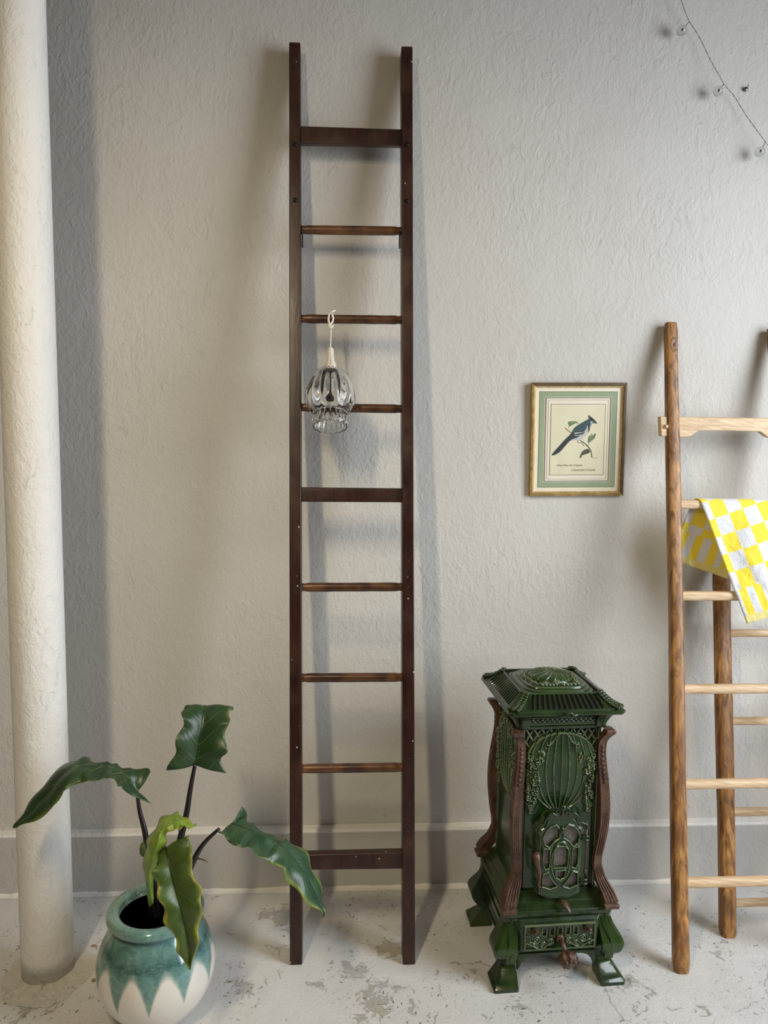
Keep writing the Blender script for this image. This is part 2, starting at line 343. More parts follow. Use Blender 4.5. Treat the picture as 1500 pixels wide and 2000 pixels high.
def m_pane():
    t = NT('picture_glass'); t.b.inputs['Alpha'].default_value = 0.03; t.base((0.9, 0.92, 0.9)); t.rough(0.03)
    return t.done()
M['pane'] = m_pane()

# ------------------------------------------------------------------ mesh helpers
class MB:
    def __init__(s): s.v = []; s.f = []; s.uv = None
    def add(s, vs, fs):
        k = len(s.v); s.v += [tuple(v) for v in vs]; s.f += [tuple(i+k for i in f) for f in fs]; return s
    def box(s, c, size, mat=None):
        x, y, z = (a/2 for a in size)
        vs = [Vector((sx*x, sy*y, sz*z)) for sx in (-1, 1) for sy in (-1, 1) for sz in (-1, 1)]
        if mat is not None: vs = [mat @ v for v in vs]
        vs = [v+Vector(c) for v in vs]
        return s.add(vs, [(0, 1, 3, 2), (4, 6, 7, 5), (0, 4, 5, 1), (2, 3, 7, 6), (0, 2, 6, 4), (1, 5, 7, 3)])
    def hexa(s, a, b):          # two quads (4 points each, same order)
        return s.add(list(a)+list(b), [(3, 2, 1, 0), (4, 5, 6, 7), (0, 1, 5, 4), (1, 2, 6, 5), (2, 3, 7, 6), (3, 0, 4, 7)])
    def tube(s, pts, r, n=12, caps=True, sq=None, up=None):
        pts = [Vector(p) for p in pts]; m = len(pts)
        rs = r if isinstance(r, (list, tuple)) else [r]*m
        k = len(s.v); t0 = (pts[1]-pts[0]).normalized()
        ref = Vector(up) if up is not None else (Vector((0, 0, 1)) if abs(t0.z) < 0.9 else Vector((1, 0, 0)))
        a = t0.cross(ref).normalized()
        for i, p in enumerate(pts):
            t = (pts[min(i+1, m-1)]-pts[max(i-1, 0)]).normalized()
            a = (a-t*a.dot(t)).normalized(); b = t.cross(a)
            for j in range(n):
                th = 2*PI*j/n; cx, cy = math.cos(th), math.sin(th)
                if sq: cx = math.copysign(abs(cx)**sq[2], cx)*sq[0]; cy = math.copysign(abs(cy)**sq[2], cy)*sq[1]
                s.v.append(tuple(p+(a*cx+b*cy)*rs[i]))
        for i in range(m-1):
            for j in range(n):
                s.f.append((k+i*n+j, k+(i+1)*n+j, k+(i+1)*n+(j+1) % n, k+i*n+(j+1) % n))
        if caps:
            s.f.append(tuple(k+j for j in range(n))); s.f.append(tuple(k+(m-1)*n+j for j in reversed(range(n))))
        return s
    def lathe(s, prof, n=32, mat=None, rf=None, close=False):
        k = len(s.v); m = len(prof)
        for i, (r, z) in enumerate(prof):
            for j in range(n):
                th = 2*PI*j/n; rr = r*(rf(th, z, i) if rf else 1)
                v = Vector((rr*math.cos(th), rr*math.sin(th), z)); s.v.append(tuple(mat @ v if mat is not None else v))
        for i in range(m if close else m-1):
            i2 = (i+1) % m
            for j in range(n): s.f.append((k+i*n+j, k+i*n+(j+1) % n, k+i2*n+(j+1) % n, k+i2*n+j))
        if not close:
            if prof[0][0] > 1e-6: s.f.append(tuple(k+j for j in reversed(range(n))))
            if prof[-1][0] > 1e-6: s.f.append(tuple(k+(m-1)*n+j for j in range(n)))
        return s
    def ball(s, c, r, n=12, m=8, mat=None):
        sx, sy, sz = r if isinstance(r, (tuple, list)) else (r, r, r)
        T = Matrix.Translation(c) @ (mat if mat is not None else Matrix.Identity(4)) @ Matrix.Diagonal((sx, sy, sz, 1))
        return s.lathe([(max(1e-7, math.sin(PI*i/m)), -math.cos(PI*i/m)) for i in range(m+1)], n, T)
    def prism(s, poly, d0, d1, fn):     # poly in 2D, fn(x, z, depth) -> 3D
        n = len(poly); k = len(s.v)
        for d in (d0, d1):
            for (x, z) in poly: s.v.append(tuple(fn(x, z, d)))
        s.f.append(tuple(k+i for i in range(n))); s.f.append(tuple(k+n+i for i in reversed(range(n))))
        for i in range(n): s.f.append((k+i, k+n+i, k+n+(i+1) % n, k+(i+1) % n))
        return s
    def build(s, name, mat, parent=None, off=None, smooth=False, bevel=0.0, seg=2, fix=True):
        me = bpy.data.meshes.new(name)
        vs = s.v
        if off is not None: vs = [(v[0]-off[0], v[1]-off[1], v[2]-off[2]) for v in vs]
        me.from_pydata(vs, [], s.f); me.materials.append(M[mat])
        if s.uv is not None:
            lay = me.uv_layers.new(name='UVMap')
            idx = np.empty(len(me.loops), dtype=np.int32); me.loops.foreach_get('vertex_index', idx)
            lay.data.foreach_set('uv', np.array(s.uv, dtype=np.float32)[idx].ravel())
        if fix:
            bm = bmesh.new(); bm.from_mesh(me); bmesh.ops.recalc_face_normals(bm, faces=bm.faces); bm.to_mesh(me); bm.free()
        if smooth: me.polygons.foreach_set('use_smooth', [True]*len(me.polygons))
        me.update()
        o = bpy.data.objects.new(name, me); COL.objects.link(o)
        if parent is not None: o.parent = parent
        if off is not None and parent is None: o.location = off
        if bevel:
            md = o.modifiers.new('bevel', 'BEVEL'); md.width = bevel; md.segments = seg; md.limit_method = 'ANGLE'; md.angle_limit = 0.6
            me.polygons.foreach_set('use_smooth', [True]*len(me.polygons))
            wn = o.modifiers.new('wn', 'WEIGHTED_NORMAL'); wn.keep_sharp = False
        return o
def auto_smooth(o, deg=35):
    me = o.data; bm = bmesh.new(); bm.from_mesh(me); a = math.radians(deg)
    for f in bm.faces: f.smooth = True
    for e in bm.edges: e.smooth = not (len(e.link_faces) == 2 and e.calc_face_angle(0) > a)
    bm.to_mesh(me); bm.free(); return o
def thing(name, label, cat, loc=(0, 0, 0), rotz=0.0, group=None):
    o = bpy.data.objects.new(name, None); COL.objects.link(o); o.empty_display_size = 0.05
    o.location = loc; o.rotation_euler = (0, 0, rotz); return tag(o, label, cat, group)
def tag(o, label, cat, group=None):
    o['label'] = label; o['category'] = cat
    if group: o['group'] = group
    return o
def struct(o): o['kind'] = 'structure'; return o
def cr(P, t):
    n = len(P)-1; f = max(0.0, min(t*n, n-1e-9)); i = int(f); f -= i
    p0, p1, p2, p3 = (Vector(P[max(i-1, 0)]), Vector(P[i]), Vector(P[i+1]), Vector(P[min(i+2, n)]))
    return 0.5*((2*p1)+(p2-p0)*f+(2*p0-5*p1+4*p2-p3)*f*f+(3*p1-p0-3*p2+p3)*f**3)
def curve(P, n): return [cr(P, i/(n-1)) for i in range(n)]

# ------------------------------------------------------------------ the room
WY = 0.034
X0, X1, YB, ZC = -3.3, 3.0, -5.2, 3.9
struct(MB().box(((X0+X1)/2, WY+0.1, ZC/2), (X1-X0+0.4, 0.2, ZC)).build('wall_back', 'wall', fix=True))
struct(MB().box(((X0+X1)/2, (YB+WY)/2, -0.05), (X1-X0+0.4, WY-YB+0.6, 0.1)).build('floor', 'floor'))
struct(MB().box(((X0+X1)/2, (YB+WY)/2, ZC+0.05), (X1-X0+0.4, WY-YB+0.6, 0.1)).build('ceiling', 'ceil'))
struct(MB().box((X0-0.1, (YB+WY)/2, ZC/2), (0.2, WY-YB, ZC)).build('wall_left', 'far'))
struct(MB().box(((X0+X1)/2, YB-0.1, ZC/2), (X1-X0+0.4, 0.2, ZC)).build('wall_front', 'far'))
wy0, wy1, wz0, wz1 = -2.65, -0.85, 0.6, 3.4
wr = MB()
wr.box((X1+0.1, (wy1+WY)/2, ZC/2), (0.2, WY-wy1, ZC)); wr.box((X1+0.1, (YB+wy0)/2, ZC/2), (0.2, wy0-YB, ZC))
wr.box((X1+0.1, (wy0+wy1)/2, wz0/2), (0.2, wy1-wy0, wz0)); wr.box((X1+0.1, (wy0+wy1)/2, (wz1+ZC)/2), (0.2, wy1-wy0, ZC-wz1))
struct(wr.build('wall_right', 'far'))
wf = MB()
for yy in (wy0+0.03, wy1-0.03): wf.box((X1+0.1, yy, (wz0+wz1)/2), (0.08, 0.06, wz1-wz0))
for zz in (wz0+0.03, (wz0+wz1)/2, wz1-0.03): wf.box((X1+0.1, (wy0+wy1)/2, zz), (0.07, wy1-wy0-0.12, 0.05))
wf.box((X1+0.1, (wy0+wy1)/2, (wz0+wz1)/2), (0.06, 0.05, wz1-wz0-0.1))
win = struct(wf.build('window_1', 'frame_white'))
# painted plinth along the foot of the wall, slightly uneven, its ledge coloured paler for light from above
ZP = 0.2274
def uneven(x, s): return noise.noise(Vector((x*3.1, s, 0)))*0.0022+noise.noise(Vector((x*13, s, 4)))*0.0012
pl = MB(); N = 220
xs = [X0+(X1-X0)*i/N for i in range(N+1)]
rows = []
for x in xs:
    rows.append([(x, 0.0+uneven(x, 1), 0.0), (x, 0.0+uneven(x, 2), ZP-0.006+uneven(x, 3)), (x, 0.004, ZP+uneven(x, 3)), (x, 0.004, ZP-0.03), (x, 0.036, ZP-0.03), (x, 0.036, 0.0)])
vs = [p for r in rows for p in r]; fs = []
for i in range(N):
    for j in range(6): fs.append((i*6+j, i*6+(j+1) % 6, (i+1)*6+(j+1) % 6, (i+1)*6+j))
pl.add(vs, fs); bb = struct(pl.build('baseboard_back', 'plinth', smooth=False))
lg = MB(); vs = []; fs = []
for x in xs:
    vs += [(x, -0.0015+uneven(x, 2), ZP-0.007+uneven(x, 3)), (x, 0.003, ZP+0.0015+uneven(x, 3)), (x, 0.0335, ZP+0.004+uneven(x, 5)*1.5), (x, 0.036, ZP-0.02), (x, 0.003, ZP-0.02)]
for i in range(N):
    for j in range(5): fs.append((i*5+j, i*5+(j+1) % 5, (i+1)*5+(j+1) % 5, (i+1)*5+j))
lg.add(vs, fs); lg.build('ledge', 'ledge', bb)
# skim of floor paint and mortar lapping up where floor meets plinth
cv = MB(); vs = []; fs = []; NC = 320
for i in range(NC+1):
    x = X0+(X1-X0)*i/NC; a = 0.010+0.007*noise.noise(Vector((x*8, 3, 1)))+0.004*noise.noise(Vector((x*31, 3, 1)))
    vs += [(x, 0.004, a), (x, -0.003, a-0.001), (x, -0.007, a*0.4), (x, -0.014-a*0.6, 0.0006), (x, 0.004, 0.0006)]
for i in range(NC):
    for j in range(5): fs.append((i*5+j, i*5+(j+1) % 5, (i+1)*5+(j+1) % 5, (i+1)*5+j))
cv.add(vs, fs); struct(cv.build('trim_1', 'ledge', smooth=False))

# ------------------------------------------------------------------ column
cb = onfloor(93, 1936); cx, cy = -0.882, cb.y+0.076
column = thing('column', 'white painted round column rising in front of the wall at the left', 'column', (cx, cy, 0))
mb = MB(); nz = 90; nn = 48
def colr(th, z, i):
    return 1+0.010*noise.noise(Vector((math.cos(th)*1.2, math.sin(th)*1.2, z*1.1)))+0.004*noise.noise(Vector((math.cos(th)*5, math.sin(th)*5, z*5)))
prof = [(0.0735+0.003*(1-min(1, z/3.0)), z) for z in [0.045+(ZC-0.046)*i/nz for i in range(nz+1)]]
mb.lathe(prof, nn, rf=colr); mb.build('shaft', 'column', column, smooth=True)
mb = MB(); mb.lathe([(0.078, 0.0), (0.0765, 0.02), (0.0755, 0.05), (0.072, 0.055)], 48, rf=lambda t, z, i: 1+0.03*noise.noise(Vector((math.cos(t)*2, math.sin(t)*2, z*20))))
auto_smooth(mb.build('collar', 'collar', column))
mb = MB(); mb.lathe([(0.135, 0.0007), (0.122, 0.003), (0.096, 0.008), (0.07, 0.024), (0.0, 0.024)], 64, rf=lambda t, z, i: 1+(0.16 if i < 3 else 0)*noise.noise(Vector((math.cos(t)*1.7, math.sin(t)*1.7, 3)))+(0.06 if i < 2 else 0)*noise.noise(Vector((math.cos(t)*7, math.sin(t)*7, 3))))
auto_smooth(mb.build('mortar_patch', 'mortar', column))

# ------------------------------------------------------------------ ladders
def ladder_frame(foot_px, top_px, yf, yt):
    """front face of a rail as centre lines: foot on floor, top in depth yt; returns plane (n, k) of the front faces"""
    F = at(foot_px[0], foot_px[1], yf); F.z = 0; T = at(top_px[0], top_px[1], yt)
    return F, T
def rail_mesh(F, T, w0, w1, d0, d1, jit=0.0, seed=0, rough_sec=0.35, nseg=60, ncirc=12):
    ax = (T-F); L = ax.length; t = ax.normalized(); xv = Vector((1, 0, 0)); xv = (xv-t*xv.dot(t)).normalized(); nv = xv.cross(t); 
    if nv.y > 0: nv = -nv                     # toward the room
    mb = MB(); k = 0
    for i in range(nseg+1):
        s = i/nseg; w_ = (w0+(w1-w0)*s)/2; d_ = (d0+(d1-d0)*s)/2
        if jit: w_ *= 1+0.10*noise.noise(Vector((s*L*2.2, seed, 0)))+0.03*noise.noise(Vector((s*L*11, seed, 0)))
        e = 1.0
        if rough_sec > 0.3 and (i == 0 or i == nseg): e = 0.86
        c = F+ax*s-nv*d_ + xv*(jit*0.12*noise.noise(Vector((s*L*1.3, seed, 7))))
        for j in range(ncirc):
            th = 2*PI*(j+0.5)/ncirc; a, b = math.cos(th), math.sin(th)
            a = math.copysign(abs(a)**rough_sec, a)*w_*e; b = math.copysign(abs(b)**rough_sec, b)*d_*e
            mb.v.append(tuple(c+xv*a+nv*b))
    n = ncirc
    for i in range(nseg):
        for j in range(n): mb.f.append((i*n+j, (i+1)*n+j, (i+1)*n+(j+1) % n, i*n+(j+1) % n))
    mb.f.append(tuple(range(n))); mb.f.append(tuple(nseg*n+j for j in reversed(range(n))))
    return mb
def on_line(F, T, z): return F+(T-F)*((z-F.z)/(T.z-F.z))
def z_on(F, T, px, py):
    """height at which the sight line through (px, py) meets the leaning plane through F and T that runs along x"""
    d = T-F; n = np.cross([1, 0, 0], [d.x, d.y, d.z]); return hit(px, py, n, float(np.dot(n, [F.x, F.y, F.z]))).z

# dark ladder
FL = at(578, 1886, -0.4105); FL.z = 0; FR = at(799, 1885, -0.424); FR.z = 0
TL = at(575.5, 82, -0.030); TR = at(795, 90, -0.034)
root = thing('wooden_ladder', 'tall narrow dark-stained wooden ladder leaning on the wall, pendant lamp hung from a rung', 'ladder', ((FL.x+FR.x)/2, -0.39, 0))
R0 = root.location
RD = 0.062
for (F, T) in ((FL, TL), (FR, TR)):
    t = (T-F).normalized(); xv = Vector((1, 0, 0)); xv = (xv-t*xv.dot(t)).normalized(); nv = xv.cross(t); nv = -nv if nv.y > 0 else nv
    mb = MB(); k = 0; ns = 24; w_ = 0.0195
    for i in range(ns+1):
        s = i/ns; c = F+(T-F)*s
        ww = w_*(1-0.06*s)+0.0004*noise.noise(Vector((s*20, F.x, 0)))
        q = [c-xv*ww, c+xv*ww, c+xv*ww-nv*RD, c-xv*ww-nv*RD]
        if i == 0:
            for p in q: p.z = max(0.0005, p.z*0) + 0.0005
        mb.v += [tuple(p) for p in q]
    for i in range(ns):
        for j in range(4): mb.f.append((i*4+j, (i+1)*4+j, (i+1)*4+(j+1) % 4, i*4+(j+1) % 4))
    mb.f.append((0, 1, 2, 3)); mb.f.append((ns*4+3, ns*4+2, ns*4+1, ns*4))
    mb.build('rail', 'dwood', root, R0, bevel=0.003)
def rung_pts(pl, pr, inset=0.033):
    """ends of a rung from the photo heights at its left and right ends"""
    zl = z_on(FL, TL, *pl); zr = z_on(FR, TR, *pr)
    a = on_line(FL, TL, zl); b = on_line(FR, TR, zr)
    return a+Vector((0, inset, 0)), b+Vector((0, inset, 0))
for yl, yr in ((444, 446), (620, 622), (795, 798), (1151, 1150), (1330, 1329), (1510, 1507)):
    a, b = rung_pts((592, yl), (785, yr)); n = 28
    pts = [a.lerp(b, i/(n-1)) for i in range(n)]
    rs = [0.0145+0.0010*noise.noise(Vector((i*0.35, yl, 0)))-(0.002 if i in (2, n-3) else 0) for i in range(n)]
    MB().tube(pts, rs, 16, sq=(1.0, 1.0, 0.85)).build('rung', 'drung', root, R0, smooth=True)
for (yl0, yl1, yr0, yr1, mat) in ((243, 277, 249, 281, 'dwood'), (953, 981, 955, 982, 'dwood'), (1674, 1704, 1669, 1702, 'dwood')):
    lo = rung_pts((592, yl1), (785, yr1), 0.012); hi = rung_pts((592, yl0), (785, yr0), 0.012)
    th = 0.03; bk = Vector((0, th, 0)); off = (hi[0]-lo[0])*0.10
    a = [lo[0], lo[1], lo[1]+bk, lo[0]+bk]; b = [hi[0], hi[1], hi[1]+bk, hi[0]+bk]
    MB().hexa(a, b).build('crosspiece', mat, root, R0, bevel=0.004)
for (px, py, F, T) in ((577, 283, FL, TL), (795, 283, FR, TR), (577, 391, FL, TL), (795, 393, FR, TR)):
    z = z_on(F, T, px, py); c = on_line(F, T, z); c.x = at(px, py, c.y).x
    MB().ball(c, (0.008, 0.006, 0.008), 10, 6).build('bolt', 'iron_dark', root, R0, smooth=True)
for (px, y0, y1, F, T) in ((590, 448, 478, FL, TL), (782, 448, 480, FR, TR)):
    za = z_on(F, T, px, y1); zb = z_on(F, T, px, y0)
    ca = on_line(F, T, za); cb2 = on_line(F, T, zb); c = (ca+cb2)/2; c.x = at(px, 463, c.y).x; c.y += 0.03
    MB().box(c, (0.004, 0.02, zb-za)).build('rail_plate', 'iron_dark', root, R0)

# right-hand pale ladders
def pole_ladder(label, F1, T1, F2, T2, w0, w1, dth, rungs, rr, seed, arch=None):
    root = thing('pole_ladder', label, 'ladder', ((F1.x+F2.x)/2, F1.y, 0))
    R = root.location
    for k_, (F, T) in enumerate(((F1, T1), (F2, T2))):
        o = rail_mesh(F, T, w0, w1, dth, dth*0.8, 0.02, seed+k_*5, 0.62, 70, 20)
        for i, v in enumerate(o.v):
            if v[2] < 0.001: o.v[i] = (v[0], v[1], 0.0008)
        auto_smooth(o.build('rail', 'pole', root, R), 50)
    for py in rungs:
        z = z_on(F1, T1, F1px, py) if False else py
        a = on_line(F1, T1, z); b = on_line(F2, T2, z); d = Vector((0, dth*0.5, 0)); n = 24
        pts = [(a+d).lerp(b+d, i/(n-1)) for i in range(n)]
        rs = [rr*(1+0.07*noise.noise(Vector((i*0.4, z*9, seed)))) for i in range(n)]
        auto_smooth(MB().tube(pts, rs, 10, sq=(1.0, 1.0, 0.7)).build('rung', 'pine', root, R), 50)
    return root
F1 = Vector((1.0985, -0.506, 0)); T1 = at(1314.5, 628, -0.006)
F2 = Vector((1.60, -0.506, 0)); T2 = Vector((T1.x+0.375, -0.006, T1.z-0.01))
# rung heights measured at the left rail
fr = [z_on(F1+Vector((0, 0.02, 0)), T1+Vector((0, 0.02, 0)), x, y) for x, y in ((1345, 985), (1345, 1164), (1355, 1346), (1360, 1532), (1362, 1724))]
pl1 = pole_ladder('pale orchard ladder with brown pole rails, arched top board and a checked towel', F1, T1, F2, T2, 0.051, 0.044, 0.044, fr, 0.0155, 11)
R1 = pl1.location
zt = z_on(F1, T1, 1330, 816); zb = z_on(F1, T1, 1330, 853); H = zt-zb
xa = on_line(F1, T1, zb).x; xb = on_line(F2, T2, zb).x; Wd = xb-xa
poly = []
top = [(xa-0.044, zt+0.004), (xb+0.04, zt+0.004)]
def archx(f): return xa+0.02+(Wd-0.04)*f
bot = [(xa-0.044, zb+0.001), (archx(0.0), zb), (archx(0.09), zb), (archx(0.13), zb+H*0.08), (archx(0.19), zb+H*0.33)]
for i in range(9): f = 0.24+0.52*i/8; bot.append((archx(f), zb+H*(0.34+0.02*math.sin(PI*i/8))))
bot += [(archx(0.81), zb+H*0.33), (archx(0.87), zb+H*0.08), (archx(0.91), zb), (archx(1.0), zb), (xb+0.04, zb+0.001)]
poly = bot+top[::-1]
dd = (T1-F1)
def apf(x, z, d):
    c = on_line(F1, T1, z); return Vector((x, c.y+0.010+d, z))
MB().prism(poly, 0.0, 0.026, apf).build('arched_board', 'pine', pl1, R1, bevel=0.003)
c = on_line(F1, T1, (zt+zb)/2); MB().box((xa-0.026, c.y+0.006, (zt+zb)/2+0.002), (0.010, 0.012, 0.012)).build('peg', 'pine', pl1, R1, bevel=0.002)
G1 = at(1428, 1832, -0.343); G1.z = 0
H1 = at(1414, 1112, -0.035)
s_ = (1.43-G1.z)/(H1.z-G1.z); GT = G1+(H1-G1)*s_; 
G2 = G1+Vector((0.46, 0, 0)); GT2 = GT+Vector((0.42, 0, 0))
rr_ = [z_on(G1+Vector((0, 0.02, 0)), GT+Vector((0, 0.02, 0)), x, y) for x, y in ((1440, 1062), (1440, 1237), (1440, 1409), (1445, 1586), (1448, 1764))]
GTy = GT.y
pole_ladder('shorter pale wooden ladder standing between the wall and the towel ladder', G1, GT, G2, GT2, 0.054, 0.060, 0.046, rr_, 0.0135, 31)

# ------------------------------------------------------------------ towel over the upper rung
ztw = fr[0]; c0 = on_line(F1, T1, ztw)+Vector((0, 0.022, 0))
PL = at(1361, 974, c0.y); PRt = at(1494, 976, c0.y)
TW = (PRt.x-PL.x)*math.cos(math.radians(20)); phi = math.radians(18.2)
Lf, Lb = 0.440, 0.235; R_ = 0.0185
NU, NV = 34, 110
tw = MB(); uvs = []
for i in range(NV+1):
    s = (Lf+Lb)*i/NV
    for j in range(NU+1):
        u = TW*j/NU
        d = u*math.sin(phi)+(s-Lf)*math.cos(phi)            # distance past the fold (front < 0)
        xx = PL.x+u*math.cos(phi)-(s-Lf)*math.sin(phi)
        arc = PI*R_
        if abs(d) < arc/2: y = R_*math.sin(d/R_); z = R_*math.cos(d/R_); dn = 0.0
        else:
            sg = 1 if d > 0 else -1; dn = abs(d)-arc/2; y = sg*(R_+(0.262 if sg < 0 else 0.03)*dn)-(0.006*min(1, dn/0.05) if sg < 0 else 0); z = -dn
        wv = min(1, dn/0.10)
        wob = wv*(0.008*math.sin(u*30+dn*5+(0 if d < 0 else 2))+0.005*noise.noise(Vector((u*18, dn*11, 3)))+0.0025*noise.noise(Vector((u*60, dn*60, 9))))
        if d > 0: y += wv*0.010*math.sin(u*26+1.0)
        tw.v.append((xx+0.25*wob, c0.y+y+(wob if d < 0 else -wob*0.4), ztw+z)); uvs.append((u, s))
for i in range(NV):
    for j in range(NU):
        a = i*(NU+1)+j; tw.f.append((a, a+1, a+NU+2, a+NU+1))
tw.uv = uvs
towel_root = thing('towel', 'yellow and white checkered towel draped over a rung of the pale ladder', 'towel', (PL.x+0.1, c0.y, ztw))
to = tw.build('cloth', 'towel', towel_root, towel_root.location, smooth=True)
md = to.modifiers.new('s', 'SOLIDIFY'); md.thickness = 0.0045; md.offset = 0
# hanging loop on the back hem
lp = at(1411, 1112, c0.y+0.045)
MB().tube(curve([lp+Vector((0.001, 0, 0.012)), lp+Vector((0.001, -0.002, -0.004)), lp+Vector((-0.002, -0.004, -0.020)), lp+Vector((-0.006, -0.002, -0.021)), lp+Vector((-0.003, 0.002, -0.004)), lp+Vector((0.001, 0.002, 0.012))], 20), 0.0022, 6, sq=(1.6, 0.4, 1)).build('hanging_loop', 'tag', towel_root, towel_root.location, smooth=True)

# ------------------------------------------------------------------ pendant lamp on the dark ladder
P0 = at(645.5, 681, -0.150); P1 = at(645, 836, -0.262)
rg = rung_pts((592, 620), (785, 622)); rc = rg[0].lerp(rg[1], (P0.x-rg[0].x)/(rg[1].x-rg[0].x))
lamp = thing('pendant_lamp', 'clear pressed glass pendant lamp tied by its cord to a dark ladder rung', 'lamp', P0)
LO = lamp.location
ax = (P0-P1).normalized(); q = ax.to_track_quat('Z', 'Y'); TM = Matrix.Translation(P1) @ q.to_matrix().to_4x4()
HL = (P0-P1).length
hc = HL*0.285; gt = HL-hc         # cap height, glass height
mb = MB()
pr = [(0.0085, 0.0), (0.0095, -0.004), (0.0100, -0.02), (0.013, -0.035), (0.019, -0.047), (0.0225, -0.052), (0.0225, -0.058), (0.012, -0.058)]
kz = hc/0.058
mb.lathe([(r*1.0, HL+z*kz) for r, z in pr], 48, TM, rf=lambda th, z, i: 1+(0.10 if 0 < i < 5 else 0)*math.cos(11*th))
auto_smooth(mb.build('canopy_cap', 'plastic', lamp, LO), 50)
# glass shade, fluted
gl = [(0.026, 1.0), (0.037, 0.965), (0.048, 0.91), (0.059, 0.82), (0.068, 0.70), (0.0735, 0.56), (0.073, 0.45), (0.066, 0.34), (0.058, 0.27), (0.053, 0.24), (0.0535, 0.20), (0.055, 0.15), (0.056, 0.08), (0.054, 0.02)]
gl = [(a.x, a.y) for a in curve([(r, z, 0) for r, z in gl], 60)]
def flute(th, f, inner=False):
    a = 0.0
    if 0.27 < f < 0.93: a = 0.085*abs(math.cos(7*th))*math.sin(PI*(f-0.27)/0.66)**0.6
    elif f >= 0.93 and f < 0.99: a = 0.03*math.cos(24*th)
    elif 0.06 < f < 0.24: a = 0.045*math.cos(20*th)*math.sin(PI*(f-0.06)/0.18)
    elif f <= 0.06: a = 0.03*math.cos(16*th)
    return 1+a
mb = MB(); n = 192; Np = len(gl); k = 0
def gz(f, th): return gt*f + (0.0022*math.cos(16*th) if f < 0.06 else 0)
for side in (0, 1):
    for (r, f) in (gl if side == 0 else gl[::-1]):
        for j in range(n):
            th = 2*PI*j/n; rr = r*flute(th, f) if side == 0 else (r-0.0045)*(1+(flute(th, f)-1)*0.25)
            mb.v.append(tuple(TM @ Vector((rr*math.cos(th), rr*math.sin(th), gz(f, th)))))
tot = 2*Np
for i in range(tot):
    i2 = (i+1) % tot
    for j in range(n): mb.f.append((i*n+j, i*n+(j+1) % n, i2*n+(j+1) % n, i2*n+j))
sh = mb.build('glass_shade', 'glass', lamp, LO, smooth=True)
def ringbeads(name, f, r, cnt, br, par):
    b = MB()
    for j in range(cnt):
        th = 2*PI*j/cnt; b.ball(TM @ Vector((r*math.cos(th), r*math.sin(th), gt*f)), br, 8, 5)
    b.build(name, 'glass', par, LO, smooth=True)
ringbeads('beading', 0.955, 0.0425, 22, 0.0042, sh); ringbeads('beading', 0.245, 0.0545, 24, 0.0036, sh)
MB().lathe([(0.0, gt*0.5), (0.014, gt*0.5), (0.0165, gt*0.54), (0.0165, gt*0.93), (0.010, gt*0.97), (0.0, gt*0.97)], 24, TM).build('socket', 'black', lamp, LO, smooth=True)
# cord: up from the cap, round the rung in a loop, knotted below it
A_ = P0; F_ = rc+Vector((0, -0.018, 0))
kn = F_+Vector((0.000, -0.003, -0.026))
cp = [P0-ax*0.01, P0+Vector((0, 0, 0.012)), kn+Vector((0.0005, 0, -0.025)), kn, kn+Vector((-0.007, -0.002, 0.016)), rc+Vector((-0.006, -0.018, 0.008)), rc+Vector((-0.001, -0.008, 0.0205)),
      rc+Vector((0.002, 0.012, 0.018)), rc+Vector((0.004, 0.021, 0.0)), rc+Vector((0.006, 0.010, -0.0185)), rc+Vector((0.006, -0.010, -0.018)), kn+Vector((0.006, -0.001, 0.000)), kn+Vector((-0.002, -0.006, -0.006)),
      kn+Vector((-0.006, -0.001, 0.004)), kn+Vector((0.004, 0.0, 0.012)), rc+Vector((0.008, -0.019, 0.0)), rc+Vector((0.004, -0.016, 0.014)), rc+Vector((0.004, -0.006, 0.023)), rc+Vector((0.014, 0.0, 0.028))]
MB().tube(curve(cp, 120), [0.0024 if i < 18 else 0.0034 for i in range(120)], 8).build('cord', 'plastic', lamp, LO, smooth=True)

# ------------------------------------------------------------------ framed bird print
FW, FH = 0.3445, 0.404
fc = (at(1038, 747, WY-0.012)+at(1216, 968, WY-0.012))/2
pic = thing('framed_picture', 'small gilt-framed print of a crested bird on a branch hung on the wall', 'picture', (fc.x, WY-0.001, fc.z))
pic.rotation_euler = (math.radians(1.2), math.radians(-0.9), 0)
def rect_ring(mb, w_, h_, t, y0, y1, side):
    """one mitred side of a rectangular ring; outer w_ x h_, width t, from depth y0 (outer) to y1"""
    W2, H2 = w_/2, h_/2
    C = [(-W2, -H2), (W2, -H2), (W2, H2), (-W2, H2)]; I = [(-W2+t, -H2+t), (W2-t, -H2+t), (W2-t, H2-t), (-W2+t, H2-t)]
    a, b = side, (side+1) % 4
    f = lambda p, y: Vector((p[0], y, p[1]))
    mb.hexa([f(C[a], y0), f(C[b], y0), f(I[b], y0), f(I[a], y0)], [f(C[a], y1), f(C[b], y1), f(I[b], y1), f(I[a], y1)])
for s4 in range(4):
    mb = MB(); rect_ring(mb, FW, FH, 0.012, 0.0, -0.019, s4); fo = mb.build('frame_side', 'gold_shade' if s4 in (1, 2) else 'gold', pic, bevel=0.002)
    mb = MB(); rect_ring(mb, FW-0.021, FH-0.021, 0.0035, 0.0, -0.0165, s4); rect_ring(mb, FW-0.028, FH-0.028, 0.003, 0.0, -0.014, s4)
    mb.build('gilt_bead', 'gold_in', fo, bevel=0.0008)
def fl_(y): return lambda x, z, d: Vector((x, y+d, z))
def quad(w_, h_, cx=0, cz=0): return [(cx-w_/2, cz-h_/2), (cx+w_/2, cz-h_/2), (cx+w_/2, cz+h_/2), (cx-w_/2, cz+h_/2)]
IW, IH = FW-0.034, FH-0.034
MB().prism(quad(IW+0.004, IH+0.004), 0, 0.003, fl_(-0.009)).build('mount', 'mat', pic)
pv = lambda X, Y: (((X-735)*0.000297), (790-Y)*0.000297)
